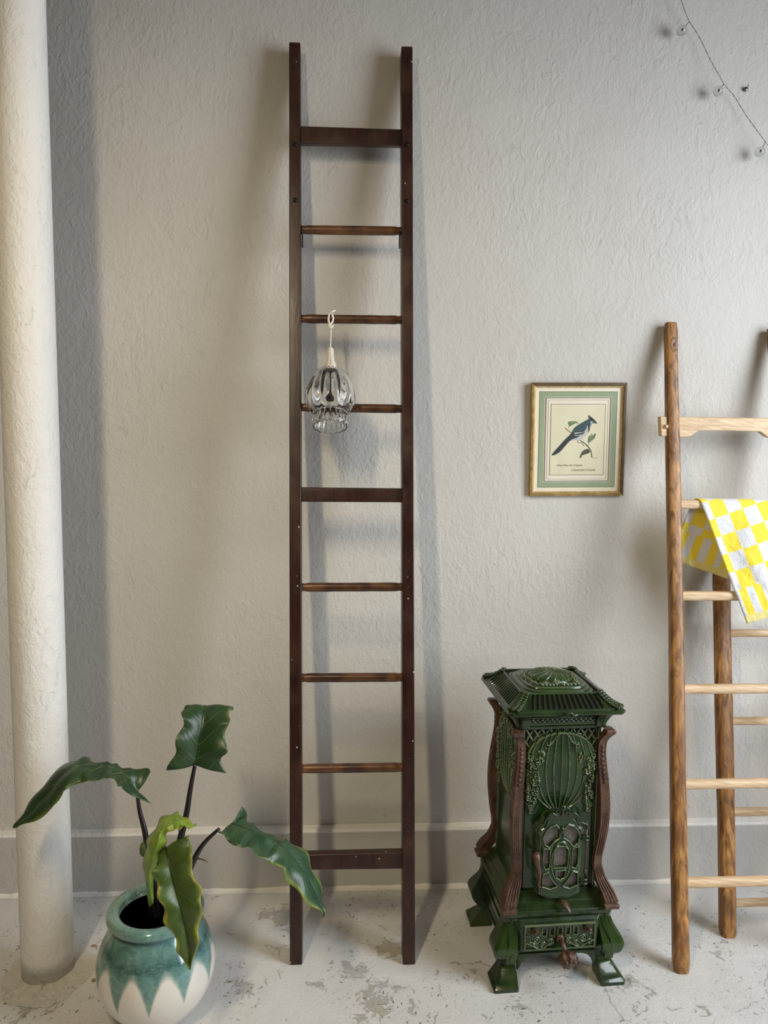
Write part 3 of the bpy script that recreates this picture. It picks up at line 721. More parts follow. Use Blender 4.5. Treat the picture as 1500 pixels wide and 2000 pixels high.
# print geometry measured in the enlarged photo: 0.273 mm per enlarged pixel
def ring(mb, w_, h_, t, y, cx=0, cz=0):
    for s4 in range(4):
        W2, H2 = w_/2, h_/2
        C = [(cx-W2, cz-H2), (cx+W2, cz-H2), (cx+W2, cz+H2), (cx-W2, cz+H2)]; I = [(cx-W2+t, cz-H2+t), (cx+W2-t, cz-H2+t), (cx+W2-t, cz+H2-t), (cx-W2+t, cz+H2-t)]
        a, b = s4, (s4+1) % 4
        mb.prism([C[a], C[b], I[b], I[a]], 0, 0.0006, fl_(y))
mb = MB(); ring(mb, 0.281, 0.341, 0.0185, -0.0097, 0.0, 0.0); mb.build('green_band', 'matg', pic)
mb = MB(); ring(mb, 0.282, 0.342, 0.0012, -0.0100); ring(mb, 0.2380, 0.3000, 0.0012, -0.0100); ring(mb, 0.2330, 0.295, 0.0006, -0.01)
ring(mb, 0.1985, 0.2540, 0.0012, -0.0100); mb.build('ruled_lines', 'ink', pic)
mb = MB(); ring(mb, 0.218, 0.282, 0.0006, -0.01); mb.build('ruled_lines', 'inkl', pic)
prn = MB().prism(quad(0.1975, 0.2530), 0, 0.0006, fl_(-0.0096)).build('print', 'paper', pic)
def shape(name, pts, mat, y=-0.0103, smooth=True):
    P = [pv(*p) for p in pts]
    if smooth:
        Q = []; n = len(P)
        for i in range(n):
            p0, p1, p2, p3 = (Vector(P[(i+k) % n]) for k in (-1, 0, 1, 2))
            for k in range(4):
                f = k/4; v = 0.5*((2*p1)+(p2-p0)*f+(2*p0-5*p1+4*p2-p3)*f*f+(3*p1-p0-3*p2+p3)*f**3); Q.append((v.x, v.y))
        P = Q
    return MB().prism(P, 0, 0.0004, fl_(y)).build(name, mat, prn)
shape('bird_belly', [(880, 590), (905, 610), (885, 670), (850, 725), (800, 780), (750, 800), (690, 795), (640, 808), (700, 740), (800, 660), (850, 610)], 'birdw', -0.0102)
shape('bird_back', [(862, 498), (905, 525), (940, 555), (972, 598), (930, 590), (900, 600), (880, 640), (875, 680), (850, 620), (838, 660), (800, 700), (740, 760), (660, 790), (600, 850), (520, 940), (440, 978), (432, 960), (500, 880), (580, 790), (650, 720), (690, 650), (760, 600), (830, 560), (870, 535)], 'bird', -0.0105)
shape('bird_wing', [(820, 690), (790, 730), (730, 760), (670, 780), (600, 840), (520, 930), (440, 975), (434, 960), (510, 870), (590, 780), (660, 720), (730, 690)], 'birdd', -0.0107)
shape('bird_crest', [(858, 500), (885, 515), (935, 552), (965, 590), (920, 570), (880, 545), (868, 530)], 'birdd', -0.0107)
shape('wing_bar', [(700, 705), (760, 700), (805, 695), (800, 703), (750, 712), (705, 722)], 'birdw', -0.0109)
shape('wing_bar', [(690, 735), (740, 735), (790, 722), (770, 738), (720, 745)], 'birdw', -0.0109)
shape('bird_cheek', [(890, 572), (915, 570), (905, 590), (888, 595)], 'birdw', -0.0109)
shape('collar_mark', [(868, 600), (880, 640), (880, 670), (868, 700), (866, 650)], 'birdd', -0.0109)
def stroke(name, pts, r, mat, y=-0.0105):
    P = [Vector((*pv(*p), 0)) for p in pts]; P = [Vector((a.x, y, a.y)) for a in P]
    MB().tube(curve(P, 24), r, 5, sq=(1, 1, 1)).build(name, mat, prn)
stroke('branch', [(772, 800), (810, 822), (850, 855), (885, 890), (905, 925), (922, 1005)], 0.0012, 'pleafd')
stroke('branch', [(582, 648), (625, 685), (662, 712)], 0.0008, 'pleafd')
stroke('branch', [(740, 800), (745, 825), (790, 828), (820, 868)], 0.0006, 'pleafd')
stroke('leaf_stalk', [(870, 870), (872, 845), (874, 830)], 0.0004, 'pleafd'); stroke('leaf_stalk', [(625, 655), (632, 635)], 0.0004, 'pleafd')
shape('printed_leaf', [(872, 830), (865, 790), (880, 740), (895, 755), (905, 712), (920, 740), (958, 712), (945, 770), (915, 800)], 'pleaf')
shape('printed_leaf', [(632, 630), (616, 580), (660, 568), (720, 572), (745, 598), (715, 590), (670, 612)], 'pleaf')
shape('printed_leaf', [(895, 935), (870, 900), (820, 915), (790, 945), (770, 1005), (790, 1003), (800, 980), (860, 960)], 'pleafd')
def text(body, px, py, size, mat, shear=0.45):
    cu = bpy.data.curves.new('t', 'FONT'); cu.body = body; cu.size = size; cu.shear = shear; cu.extrude = 0.0
    o = bpy.data.objects.new('t', cu); COL.objects.link(o); bpy.context.view_layer.update()
    me = bpy.data.meshes.new_from_object(o.evaluated_get(bpy.context.evaluated_depsgraph_get()))
    bpy.data.objects.remove(o)
    x0, z0 = pv(px, py)
    for v in me.vertices: v.co = Vector((x0+v.co.x*1.12, -0.0106, z0+v.co.y))
    me.materials.clear(); me.materials.append(M[mat]); o = bpy.data.objects.new('handwriting', me); COL.objects.link(o); o.parent = prn
text('Geai bleu du Canada', 485, 1108, 0.0100, 'inkl'); text('Cyanocitta Cristata', 668, 1165, 0.0100, 'inkl')
stroke('signature', [(940, 1003), (952, 1012), (965, 1006), (972, 1014), (988, 1013)], 0.0003, 'inkl')
pane = MB().prism(quad(IW, IH), 0, 0.0008, fl_(-0.0125)).build('glazing', 'pane', pic)
MB().tube(curve([(-0.004, -0.004, FH/2-0.001), (0.000, -0.006, FH/2+0.006), (0.004, -0.004, FH/2+0.0085), (0.006, -0.002, FH/2+0.004), (0.004, -0.003, FH/2-0.001)], 20), 0.0007, 6).build('hanging_ring', 'steel', pic, smooth=True)

# ------------------------------------------------------------------ string lights and a wall plug
nodes_px = [(1322, -22), (1331, 2), (1339, 25), (1346.5, 42), (1366, 73), (1388, 118), (1404, 146), (1414, 164), (1434, 188), (1455, 222), (1478, 254), (1495, 277), (1520, 308), (1550, 345)]
sl = thing('string_lights', 'thin wire of clear globe fairy lights crossing the wall, upper right corner', 'lights', at(1414, 164, WY))
SO = sl.location
def ys(i): return WY-0.030-0.008*math.sin(i*1.3)
MB().tube(curve([at(x, y, ys(i)) for i, (x, y) in enumerate(nodes_px)], 160), [0.0009+0.0003*math.sin(i*1.7) for i in range(160)], 6).build('wire', 'wire', sl, SO, smooth=True)
for (nx, ny, bx, by) in ((1346.5, 42, 1331, 59.5), (1414, 164, 1402.5, 178), (1495, 277, 1484.5, 296.5)):
    a = at(nx, ny, WY-0.032); b = at(bx, by, WY-0.042); d = (b-a).normalized()
    bu = MB().ball(b, 0.0165, 24, 16).build('bulb', 'bulb', sl, SO, smooth=True)
    MB().tube([a, a.lerp(b, 0.4)+Vector((0.001, 0, 0.001)), b-d*0.018, b-d*0.0155], [0.0011, 0.0011, 0.0014, 0.0014], 6).build('lead', 'wire', bu, SO, smooth=True)
    MB().ball(b-d*0.003, (0.0018, 0.0018, 0.003), 8, 6).build('diode', 'tag', bu, SO, smooth=True)
hk = at(1457, 174, WY-0.006)
pg = MB(); pg.tube([hk+Vector((0, 0.012, 0)), hk+Vector((0, -0.002, 0)), hk+Vector((0, -0.004, 0))], [0.006, 0.0075, 0.004], 10)
pg.tube(curve([hk+Vector((0, -0.003, 0)), hk+Vector((0.001, -0.010, 0.002)), hk+Vector((0.002, -0.012, 0.010))], 8), 0.002, 6)
tag(pg.build('wall_hook', 'steel', None, hk, smooth=True), 'small dark metal hook in the wall right of the fairy light wire', 'hook')

# ------------------------------------------------------------------ ceramic pot
pc = at(304, 1765, -0.585); pc = Vector((pc.x, -0.585, 0))
zr = at(304, 1768, -0.585).z          # rim height
pot = thing('ceramic_pot', 'round cream ceramic pot with teal drip glaze on the floor', 'pot', pc)
body = [(0.0, 0.002), (0.070, 0.002), (0.088, 0.004), (0.098, 0.012), (0.122, 0.040), (0.148, 0.080), (0.162, 0.120), (0.1665, 0.155), (0.164, 0.195), (0.152, 0.235), (0.136, 0.268), (0.120, 0.292), (0.1145, 0.303), (0.1145, 0.311)]
kk = (zr-0.012)/0.330
body = body[:3]+[(a.x, a.y) for a in curve([(r, z, 0) for r, z in body[3:]], 40)]
rimc = (0.1165, 0.328); rimp = [(rimc[0]+0.0195*math.cos(a), rimc[1]+0.0175*math.sin(a)) for a in [math.radians(-95+245*i/16) for i in range(17)]]
inner = [(0.1000, 0.318), (0.0985, 0.300), (0.104, 0.285), (0.122, 0.262), (0.140, 0.23), (0.0, 0.23)]
MB().lathe([(r, z*kk) for r, z in body+rimp+inner[:1]], 96).build('body', 'glaze', pot, smooth=True, fix=False)
MB().lathe([(r, z*kk) for r, z in inner], 64).build('inside', 'cream', pot, smooth=True, fix=False)

# ------------------------------------------------------------------ the plant
plant = thing('leafy_plant', 'arrow-leaved plant with wavy drooping leaves and dark stems growing in the teal pot', 'plant', (pc.x, pc.y, 0.235*kk))
PO = plant.location
def soilr(th, z, i): return 1.0
mb = MB(); rings = 14; n = 48
mb.v.append((pc.x, pc.y, 0.272*kk))
for i in range(1, rings+1):
    for j in range(n):
        r = 0.109*i/rings; th = 2*PI*j/n
        mb.v.append((pc.x+r*math.cos(th), pc.y+r*math.sin(th), 0.270*kk-0.012*(i/rings)**2+0.006*noise.noise(Vector((r*math.cos(th)*60, r*math.sin(th)*60, 1)))))
for j in range(n): mb.f.append((0, 1+j, 1+(j+1) % n))
for i in range(rings-1):
    for j in range(n): mb.f.append((1+i*n+j, 1+(i+1)*n+j, 1+(i+1)*n+(j+1) % n, 1+i*n+(j+1) % n))
mb.build('soil', 'soil', plant, PO, smooth=True)['kind'] = 'stuff'

def leaf(name, secs, mat, label=None, ripple=0.004, nseg=56, half=9, cup=0.08, rib=True, rib_mat='stem', ribr=0.0016, wave=0.09, nw=5.0):
    """secs: base to tip, each ((x,y,Y) left edge, midrib, right edge)"""
    L = [at(*s[0]) for s in secs]; C = [at(*s[1]) for s in secs]; R = [at(*s[2]) for s in secs]
    mb = MB(); uv = []; W2 = 2*half+1; mids = []
    for i in range(nseg+1):
        t = i/nseg; l, c, r = cr(L, t), cr(C, t), cr(R, t)
        tt = cr(C, min(1, t+0.02))-cr(C, max(0, t-0.02))
        nrm = (r-l).cross(tt); nrm = nrm.normalized() if nrm.length > 1e-9 else Vector((0, -1, 0))
        if nrm.y > 0: nrm = -nrm
        mids.append((c, nrm))
        for j in range(-half, half+1):
            a = abs(j)/half; e = l if j < 0 else r; e = c+(e-c)*(1+wave*math.sin(t*nw*2*PI+(0.6 if j < 0 else 2.2)))
            p = c.lerp(e, a); wd = (e-c).length
            p = p+nrm*(wd*cup*math.sin(PI*a)) + nrm*(ripple*a*a*math.sin(t*34+(0 if j < 0 else 1.7))) 
            # veined quilting
            ph = (t*7-a*1.3) % 1.0
            p = p+nrm*(0.0022*math.sin(PI*ph)*a*(1-a)*3)
            mb.v.append(tuple(p)); uv.append((j/half, t))
    for i in range(nseg):
        for j in range(W2-1):
            a = i*W2+j; mb.f.append((a, a+1, a+W2+1, a+W2))
    mb.uv = uv; o = mb.build(name, mat, plant, PO, smooth=True, fix=True)
    md = o.modifiers.new('s', 'SOLIDIFY'); md.thickness = 0.0011; md.offset = 0
    if label: o['label'] = label
    if rib:
        pts = [c+nr*0.0008 for c, nr in mids[:-3]]
        MB().tube(pts, [ribr*(1-0.8*i/len(pts)) for i in range(len(pts))], 6).build('midrib', rib_mat, o, PO, smooth=True)
    return o
def stem(P, r0, r1):
    pts = curve([at(*p) for p in P], 30); MB().tube(pts, [r0+(r1-r0)*i/29 for i in range(30)], 10).build('stem', 'stem', plant, PO, smooth=True)
M['rib_dark'] = plain('dark_green_rib', (0.012, 0.030, 0.012), 0.35)
M['rib_pale'] = plain('pale_green_rib', (0.12, 0.19, 0.08), 0.35)
ya = -0.60
# leaf arching left, over the column
leaf('leaf', [((292, 1512, -.58), (269, 1546, -.60), (291, 1568, -.62)),
              ((283, 1501, -.56), (262, 1537, -.60), (262, 1556, -.64)),
              ((262, 1499, -.56), (252, 1520, -.60), (240, 1541, -.66)),
              ((240, 1499, -.57), (236, 1507, -.60), (226, 1526, -.67)),
              ((222, 1489, -.58), (218, 1499, -.61), (204, 1523, -.68)),
              ((190, 1489, -.58), (190, 1495, -.62), (181, 1521, -.69)),
              ((163, 1479, -.58), (163, 1494, -.63), (158, 1529, -.69)),
              ((145, 1484, -.58), (143, 1500, -.64), (134, 1541, -.70)),
              ((120, 1500, -.59), (118, 1520, -.65), (122, 1545, -.70)),
              ((91, 1523, -.60), (100, 1545, -.65), (113, 1569, -.70)),
              ((75, 1548, -.61), (83, 1563, -.65), (99, 1579, -.69)),
              ((52, 1576, -.62), (62, 1586, -.65), (68, 1604, -.68)),
              ((35, 1602, -.63), (38, 1606, -.65), (45, 1612, -.66)),
              ((26, 1616, -.65), (26, 1617, -.65), (27, 1618, -.65))], 'leaf', 'dark green leaf arching left across the column', rib_mat='rib_pale', ribr=0.0010)
# upright leaf whose tip folds away to the back
leaf('leaf', [((329, 1504, -.585), (381, 1494, -.57), (439, 1507, -.585)),
              ((336, 1480, -.60), (384, 1478, -.57), (435, 1482, -.59)),
              ((345, 1456, -.60), (387, 1458, -.565), (441, 1462, -.59)),
              ((350, 1427, -.59), (391, 1435, -.56), (444, 1427, -.58)),
              ((360, 1406, -.57), (395, 1410, -.545), (446, 1405, -.56)),
              ((354, 1386, -.54), (399, 1386, -.52), (453, 1390, -.53)),
              ((363, 1377, -.50), (401, 1377, -.49), (450, 1382, -.49)),
              ((370, 1382, -.44), (402, 1384, -.44), (444, 1390, -.44)),
              ((378, 1402, -.40), (403, 1404, -.40), (430, 1408, -.40)),
              ((392, 1430, -.38), (404, 1432, -.38), (414, 1434, -.38)),
              ((404, 1452, -.37), (404, 1453, -.37), (405, 1454, -.37))], 'leaf', 'dark green leaf held upright with its tip folded back', ripple=0.006, rib_mat='rib_dark', ribr=0.0014)
# leaf drooping right, in front of the dark ladder
leaf('leaf', [((471, 1577, -.56), (440, 1617, -.60), (424, 1621, -.64)),
              ((482, 1591, -.54), (455, 1611, -.60), (438, 1636, -.66)),
              ((486, 1602, -.54), (475, 1616, -.61), (457, 1651, -.67)),
              ((505, 1616, -.55), (500, 1624, -.62), (478, 1655, -.68)),
              ((525, 1632, -.56), (522, 1634, -.63), (494, 1668, -.70)),
              ((545, 1638, -.57), (538, 1644, -.63), (514, 1670, -.70)),
              ((566, 1646, -.58), (553, 1655, -.64), (528, 1688, -.70)),
              ((588, 1652, -.58), (569, 1671, -.64), (550, 1698, -.70)),
              ((599, 1671, -.59), (583, 1690, -.65), (559, 1716, -.70)),
              ((611, 1695, -.61), (596, 1708, -.66), (575, 1737, -.70)),
              ((620, 1718, -.62), (608, 1730, -.66), (593, 1756, -.70)),
              ((629, 1747, -.63), (619, 1756, -.66), (612, 1772, -.69)),
              ((632, 1770, -.65), (628, 1775, -.66), (625, 1780, -.67)),
              ((633, 1790, -.66), (633, 1791, -.66), (632, 1792, -.66))], 'leaf_r', 'green leaf with yellow edge drooping right before the dark ladder', ripple=0.006, rib_mat='rib_dark', ribr=0.0012)
# twisted lime leaf curling over
leaf('leaf', [((292, 1770, -.66), (296, 1766, -.67), (300, 1762, -.67)),
              ((287, 1742, -.68), (293, 1738, -.70), (300, 1734, -.68)),
              ((281, 1705, -.69), (290, 1706, -.72), (300, 1704, -.69)),
              ((281, 1680, -.69), (296, 1682, -.73), (309, 1684, -.69)),
              ((284, 1656, -.69), (303, 1660, -.73), (319, 1660, -.70)),
              ((290, 1641, -.68), (308, 1646, -.73), (324, 1648, -.71)),
              ((300, 1619, -.67), (313, 1628, -.72), (325, 1634, -.71)),
              ((313, 1602, -.66), (322, 1614, -.71), (331, 1624, -.72)),
              ((328, 1591, -.65), (336, 1604, -.70), (341, 1620, -.72)),
              ((346, 1584, -.64), (348, 1600, -.69), (348, 1622, -.72)),
              ((360, 1597, -.65), (359, 1606, -.68), (357, 1615, -.71)),
              ((372, 1604, -.66), (370, 1610, -.68), (369, 1616, -.70)),
              ((383, 1611, -.67), (383, 1612, -.67), (383, 1613, -.67))], 'leaf_l', 'lime green young leaf curled over on itself', ripple=0.005, rib_mat='rib_pale', ribr=0.0012)
# front leaf hanging over the pot, yellowing rim
leaf('leaf', [((316, 1662, -.70), (324, 1656, -.71), (369, 1634, -.72)),
              ((308, 1678, -.73), (328, 1674, -.735), (377, 1650, -.74)),
              ((303, 1692, -.76), (332, 1692, -.75), (372, 1670, -.76)),
              ((300, 1708, -.77), (336, 1710, -.76), (377, 1692, -.77)),
              ((303, 1728, -.78), (341, 1730, -.765), (382, 1718, -.78)),
              ((310, 1750, -.79), (347, 1752, -.775), (393, 1742, -.79)),
              ((317, 1772, -.80), (353, 1772, -.785), (395, 1762, -.80)),
              ((319, 1794, -.80), (358, 1795, -.79), (392, 1786, -.80)),
              ((332, 1816, -.805), (363, 1816, -.795), (389, 1812, -.805)),
              ((343, 1838, -.81), (367, 1838, -.80), (388, 1836, -.81)),
              ((347, 1860, -.81), (370, 1860, -.80), (384, 1858, -.81)),
              ((358, 1877, -.81), (371, 1877, -.805), (376, 1876, -.81)),
              ((370, 1893, -.81), (371, 1894, -.81), (372, 1893, -.81))], 'leaf_y', 'yellowing leaf hanging over the front of the pot', ripple=0.004, rib_mat='rib_dark', ribr=0.0022)
leaf('leaf', [((282, 1646, -.655), (284, 1655, -.66), (288, 1668, -.655)), ((277, 1646, -.655), (278, 1658, -.665), (282, 1674, -.655)),
              ((274, 1654, -.655), (275, 1660, -.66), (276, 1670, -.655)), ((274, 1661, -.655), (274, 1662, -.655), (274, 1663, -.655))], 'leaf_y', 'small folded leaf tip behind the lime leaf', ripple=0.001, nseg=12, half=3, rib=False)
zs_ = -.585
stem([(268, 1546, -.60), (272, 1580, -.60), (283, 1625, -.61), (289, 1670, -.61), (296, 1750, -.60), (300, 1790, -.59)], 0.0042, 0.0135)
stem([(381, 1492, -.572), (372, 1540, -.575), (364, 1590, -.58), (352, 1640, -.58), (332, 1730, -.58), (320, 1790, -.58)], 0.0052, 0.0135)
stem([(428, 1619, -.61), (405, 1640, -.60), (388, 1662, -.59), (372, 1695, -.58), (345, 1750, -.575), (328, 1790, -.575)], 0.0046, 0.012)
stem([(323, 1654, -.708), (316, 1668, -.70), (306, 1700, -.68), (303, 1745, -.64), (306, 1790, -.60)], 0.0035, 0.011)
stem([(296, 1764, -.66), (298, 1775, -.64), (302, 1790, -.61)], 0.003, 0.008)
MB().tube(curve([at(373, 1682, -.585), at(385, 1677, -.58), (at(396, 1679, -.58)), at(405, 1683, -.575)], 14), [0.0015+0.0035*math.sin(PI*i/13) for i in range(14)], 6, sq=(1, 0.35, 1)).build('dry_sheath', 'dry', plant, PO, smooth=True)

pb = onfloor(183, 1914, 0.004)
tag(MB().ball(pb, (0.0065, 0.0055, 0.004), 12, 8).build('pebble', 'stone', None, pb, smooth=True), 'tiny amber pebble on the floor just left of the pot', 'pebble')
lf = onfloor(184, 1848, 0.002); mb = MB().tube(curve([lf+Vector((-0.012, 0, 0)), lf+Vector((0, 0.001, 0.003)), lf+Vector((0.013, -0.002, 0))], 10), [0.0005+0.0035*math.sin(PI*i/9) for i in range(10)], 6, sq=(1, 0.4, 1))
tag(mb.build('dry_leaf', 'dry', None, lf, smooth=True), 'dry brown leaf scrap on the floor behind the pot, near the column', 'leaf')

# ------------------------------------------------------------------ the enamelled stove
stove = thing('enamelled_stove', 'ornate green enamelled cast-iron stove with brown corner posts on the floor', 'stove', (0.680, -0.352, 0), math.radians(3.0))
def heightfield(name, W, H, nx, nz, hfn, mat, parent, T=None, mask=None, back=0.0, smooth=True):
    """relief panel: x in [-W/2, W/2], z in [0, H]; height toward -y"""
    X = np.linspace(-W/2, W/2, nx+1); Z = np.linspace(0, H, nz+1); XX, ZZ = np.meshgrid(X, Z)
    HH = hfn(XX, ZZ)
    if mask is None: MK = np.ones((nz, nx), bool)
    else:
        xc = (XX[:-1, :-1]+XX[1:, 1:])/2; zc = (ZZ[:-1, :-1]+ZZ[1:, 1:])/2; MK = mask(xc, zc)
    mb = MB(); n1 = nx+1
    fs = []; used = {}
    vs = []
    def vid(i, j, b):
        k = (i, j, b)
        if k not in used:
            used[k] = len(vs); y = -HH[i, j] if not b else -back; vs.append((XX[i, j], y, ZZ[i, j]))
        return used[k]
    for i, j in zip(*np.nonzero(MK)):
        fs.append((vid(i, j, 0), vid(i, j+1, 0), vid(i+1, j+1, 0), vid(i+1, j, 0)))
        if j == 0 or not MK[i, j-1]: fs.append((vid(i, j, 0), vid(i+1, j, 0), vid(i+1, j, 1), vid(i, j, 1)))
        if j == nx-1 or not MK[i, j+1]: fs.append((vid(i+1, j+1, 0), vid(i, j+1, 0), vid(i, j+1, 1), vid(i+1, j+1, 1)))
        if i == 0 or not MK[i-1, j]: fs.append((vid(i, j+1, 0), vid(i, j, 0), vid(i, j, 1), vid(i, j+1, 1)))
        if i == nz-1 or not MK[i+1, j]: fs.append((vid(i+1, j, 0), vid(i+1, j+1, 0), vid(i+1, j+1, 1), vid(i+1, j, 1)))
    if T is not None: vs = [tuple(T @ Vector(v)) for v in vs]
    mb.v = vs; mb.f = fs
    o = mb.build(name, mat, parent, fix=False)
    return auto_smooth(o, 60)
sstep = lambda x, a, b: np.clip((x-a)/(b-a), 0, 1)**2*(3-2*np.clip((x-a)/(b-a), 0, 1))
def rosettes(X, Z, pts, h=0.006):
    Hh = np.zeros_like(X)
    for (x, z, r) in pts:
        d = np.hypot(X-x, Z-z)/r; th = np.arctan2(Z-z, X-x)
        b = np.sqrt(np.clip(1-d*d, 0, 1)); b = b*(0.72+0.28*np.cos(d*9-th*1.0))
        Hh = np.maximum(Hh, h*b*(r/0.012)**0.5)
    return Hh
BW, BH, BZ = 0.238, 0.520, 0.280       # body front panel
rg_ = random.Random(5)
garl = []
for sgn in (-1, 1):
    for i in range(40):
        f = i/39; z = 0.425-0.165*f; wdt = 0.016*math.sin(PI*min(1, 0.30+f*0.70))+0.004
        garl.append((sgn*(0.094-0.004*f+rg_.uniform(-1, 1)*wdt), z+rg_.uniform(-.004, .004), rg_.uniform(0.0075, 0.0125)))
    for i in range(9): garl.append((sgn*(0.062+rg_.uniform(-.009, .009)), 0.430+rg_.uniform(-.018, .016), rg_.uniform(0.0035, 0.0055)))
def front_arch(X, Z):
    zc, ax_, az = 0.425, 0.106, 0.080
    return np.where(Z > zc, np.hypot(X/ax_, (Z-zc)/az), np.abs(X)/ax_)
def front_lat(X, Z): return np.minimum(np.abs(((X+(Z-0.515)*0.60)/0.0245) % 1-0.5), np.abs(((X-(Z-0.515)*0.60)/0.0245) % 1-0.5))
def front_mask(X, Z):
    hole = (front_arch(X, Z) > 1.06) & (Z > 0.435) & (Z < 0.512) & (np.abs(X) < 0.113) & (front_lat(X, Z) > 0.135) & (rosettes(X, Z, garl, 1) <= 0)
    return ~hole
def front_h(X, Z):
    arch = front_arch(X, Z); inside = sstep(arch, 1.03, 0.98)
    base = 0.003+inside*(0.003+0.012*np.sqrt(np.clip(1-(X/0.112)**2, 0, 1))*sstep(Z, 0.23, 0.36)*(1-0.3*sstep(Z, 0.43, 0.51)))
    t = np.clip((Z-0.262)/0.245, 0, 1)
    for k in range(-4, 5):
        s = k/4.0
        xk = s*(0.008+0.098*np.sin(PI*np.clip(t*0.84+0.02, 0, 1))**0.60)*(1-0.12*t)
        dxk = np.abs(np.gradient(xk, axis=0)/(np.gradient(Z, axis=0)+1e-9))
        ln = np.exp(-((X-xk)/(0.0015*np.sqrt(1+dxk**2)))**2)*sstep(Z, 0.258, 0.266)*(arch < 0.98)
        base = base+0.0042*ln
    out = (1-inside)*(Z > 0.435)
    base = np.where(out > 0.5, 0.0045*sstep(front_lat(X, Z), 0.14, 0.04), base)
    base = base+np.exp(-((arch-1.0)/0.024)**2)*(Z > 0.425)*0.0055
    base = base+rosettes(X, Z, garl, 0.012)
    for sg in (-1, 1):
        zz = 0.503-0.036*np.clip(np.abs(X)/0.045, 0, 1)**1.5+0.005*np.sin(np.abs(X)*150)
        base = base+0.006*np.exp(-((Z-zz)/0.0028)**2)*(np.abs(X) < 0.05)*(X*sg > 0)
        d = np.hypot(X-sg*0.047, Z-0.464); base = base+0.005*np.exp(-((d-0.006)/0.0018)**2)
    rim = np.minimum(BW/2-np.abs(X), np.minimum(BH-Z, Z))
    return np.where(rim < 0.004, 0.009, base)
core = MB(); core.box((0, 0, BZ+0.255), (0.232, 0.232, 0.53)); core.build('firebox', 'soot_shade', stove)
for (nm, ang) in (('front_panel', 0), ('side_panel', -90), ('side_panel', 90), ('back_panel', 180)):
    T = Matrix.Rotation(math.radians(ang), 4, 'Z') @ Matrix.Translation((0, -0.119, BZ))
    if nm == 'back_panel':
        heightfield(nm, BW, BH, 10, 10, lambda X, Z: X*0+0.006, 'enamel', stove, T)
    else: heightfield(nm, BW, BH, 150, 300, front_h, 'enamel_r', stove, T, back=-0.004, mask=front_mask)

# plinth base ---------------------------------------------------------
def ringloft(mb, prof, cut=0.0):
    """square rings: (half x, half y, z, corner cut)"""
    k = len(mb.v); n = 8
    for (hx, hy, z, c) in prof:
        for (x, y) in ((-hx+c, -hy), (hx-c, -hy), (hx, -hy+c), (hx, hy-c), (hx-c, hy), (-hx+c, hy), (-hx, hy-c), (-hx, -hy+c)): mb.v.append((x, y, z))
    for i in range(len(prof)-1):
        for j in range(n): mb.f.append((k+i*n+j, k+i*n+(j+1) % n, k+(i+1)*n+(j+1) % n, k+(i+1)*n+j))
    mb.f.append(tuple(k+j for j in reversed(range(n)))); mb.f.append(tuple(k+(len(prof)-1)*n+j for j in range(n)))
    return mb
mb = MB(); c = 0.006
ringloft(mb, [(0.145, 0.145, 0.098, c), (0.149, 0.149, 0.100, c), (0.149, 0.149, 0.205, c), (0.163, 0.163, 0.213, c), (0.168, 0.168, 0.220, c), (0.169, 0.169, 0.230, c), (0.163, 0.163, 0.237, c),
              (0.158, 0.158, 0.238, c), (0.150, 0.150, 0.255, c), (0.147, 0.147, 0.256, c), (0.136, 0.136, 0.278, c), (0.132, 0.132, 0.284, c), (0.10, 0.10, 0.286, c)])
mb.build('base', 'enamel', stove, bevel=0.0018)
# aprons with arched lower edge (front, sides, back), with mouldings on the sides
for ang in (0, 90, 180, 270):
    T = Matrix.Rotation(math.radians(ang), 4, 'Z')
    poly = [(-0.125, 0.118), (-0.125, 0.040), (-0.117, 0.050), (-0.110, 0.066), (-0.098, 0.078), (-0.078, 0.084), (0.078, 0.084), (0.098, 0.078), (0.110, 0.066), (0.117, 0.050), (0.125, 0.040), (0.125, 0.118)]
    m2 = MB().prism(poly, -0.158, -0.146, lambda x, z, d: T @ Vector((x, d, z)))
    m2.prism([(-0.12, 0.092), (0.12, 0.092), (0.12, 0.097), (-0.12, 0.097)], -0.162, -0.150, lambda x, z, d: T @ Vector((x, d, z)))
    if ang in (90, 270):
        for zz, hh in ((0.118, 0.006), (0.140, 0.022), (0.176, 0.022), (0.202, 0.005)):
            m2.prism([(-0.13, zz), (0.13, zz), (0.13, zz+hh), (-0.13, zz+hh)], -0.156-hh*0.3, -0.146, lambda x, z, d: T @ Vector((x, d, z)))
    m2.build('apron', 'enamel', stove, bevel=0.0018)
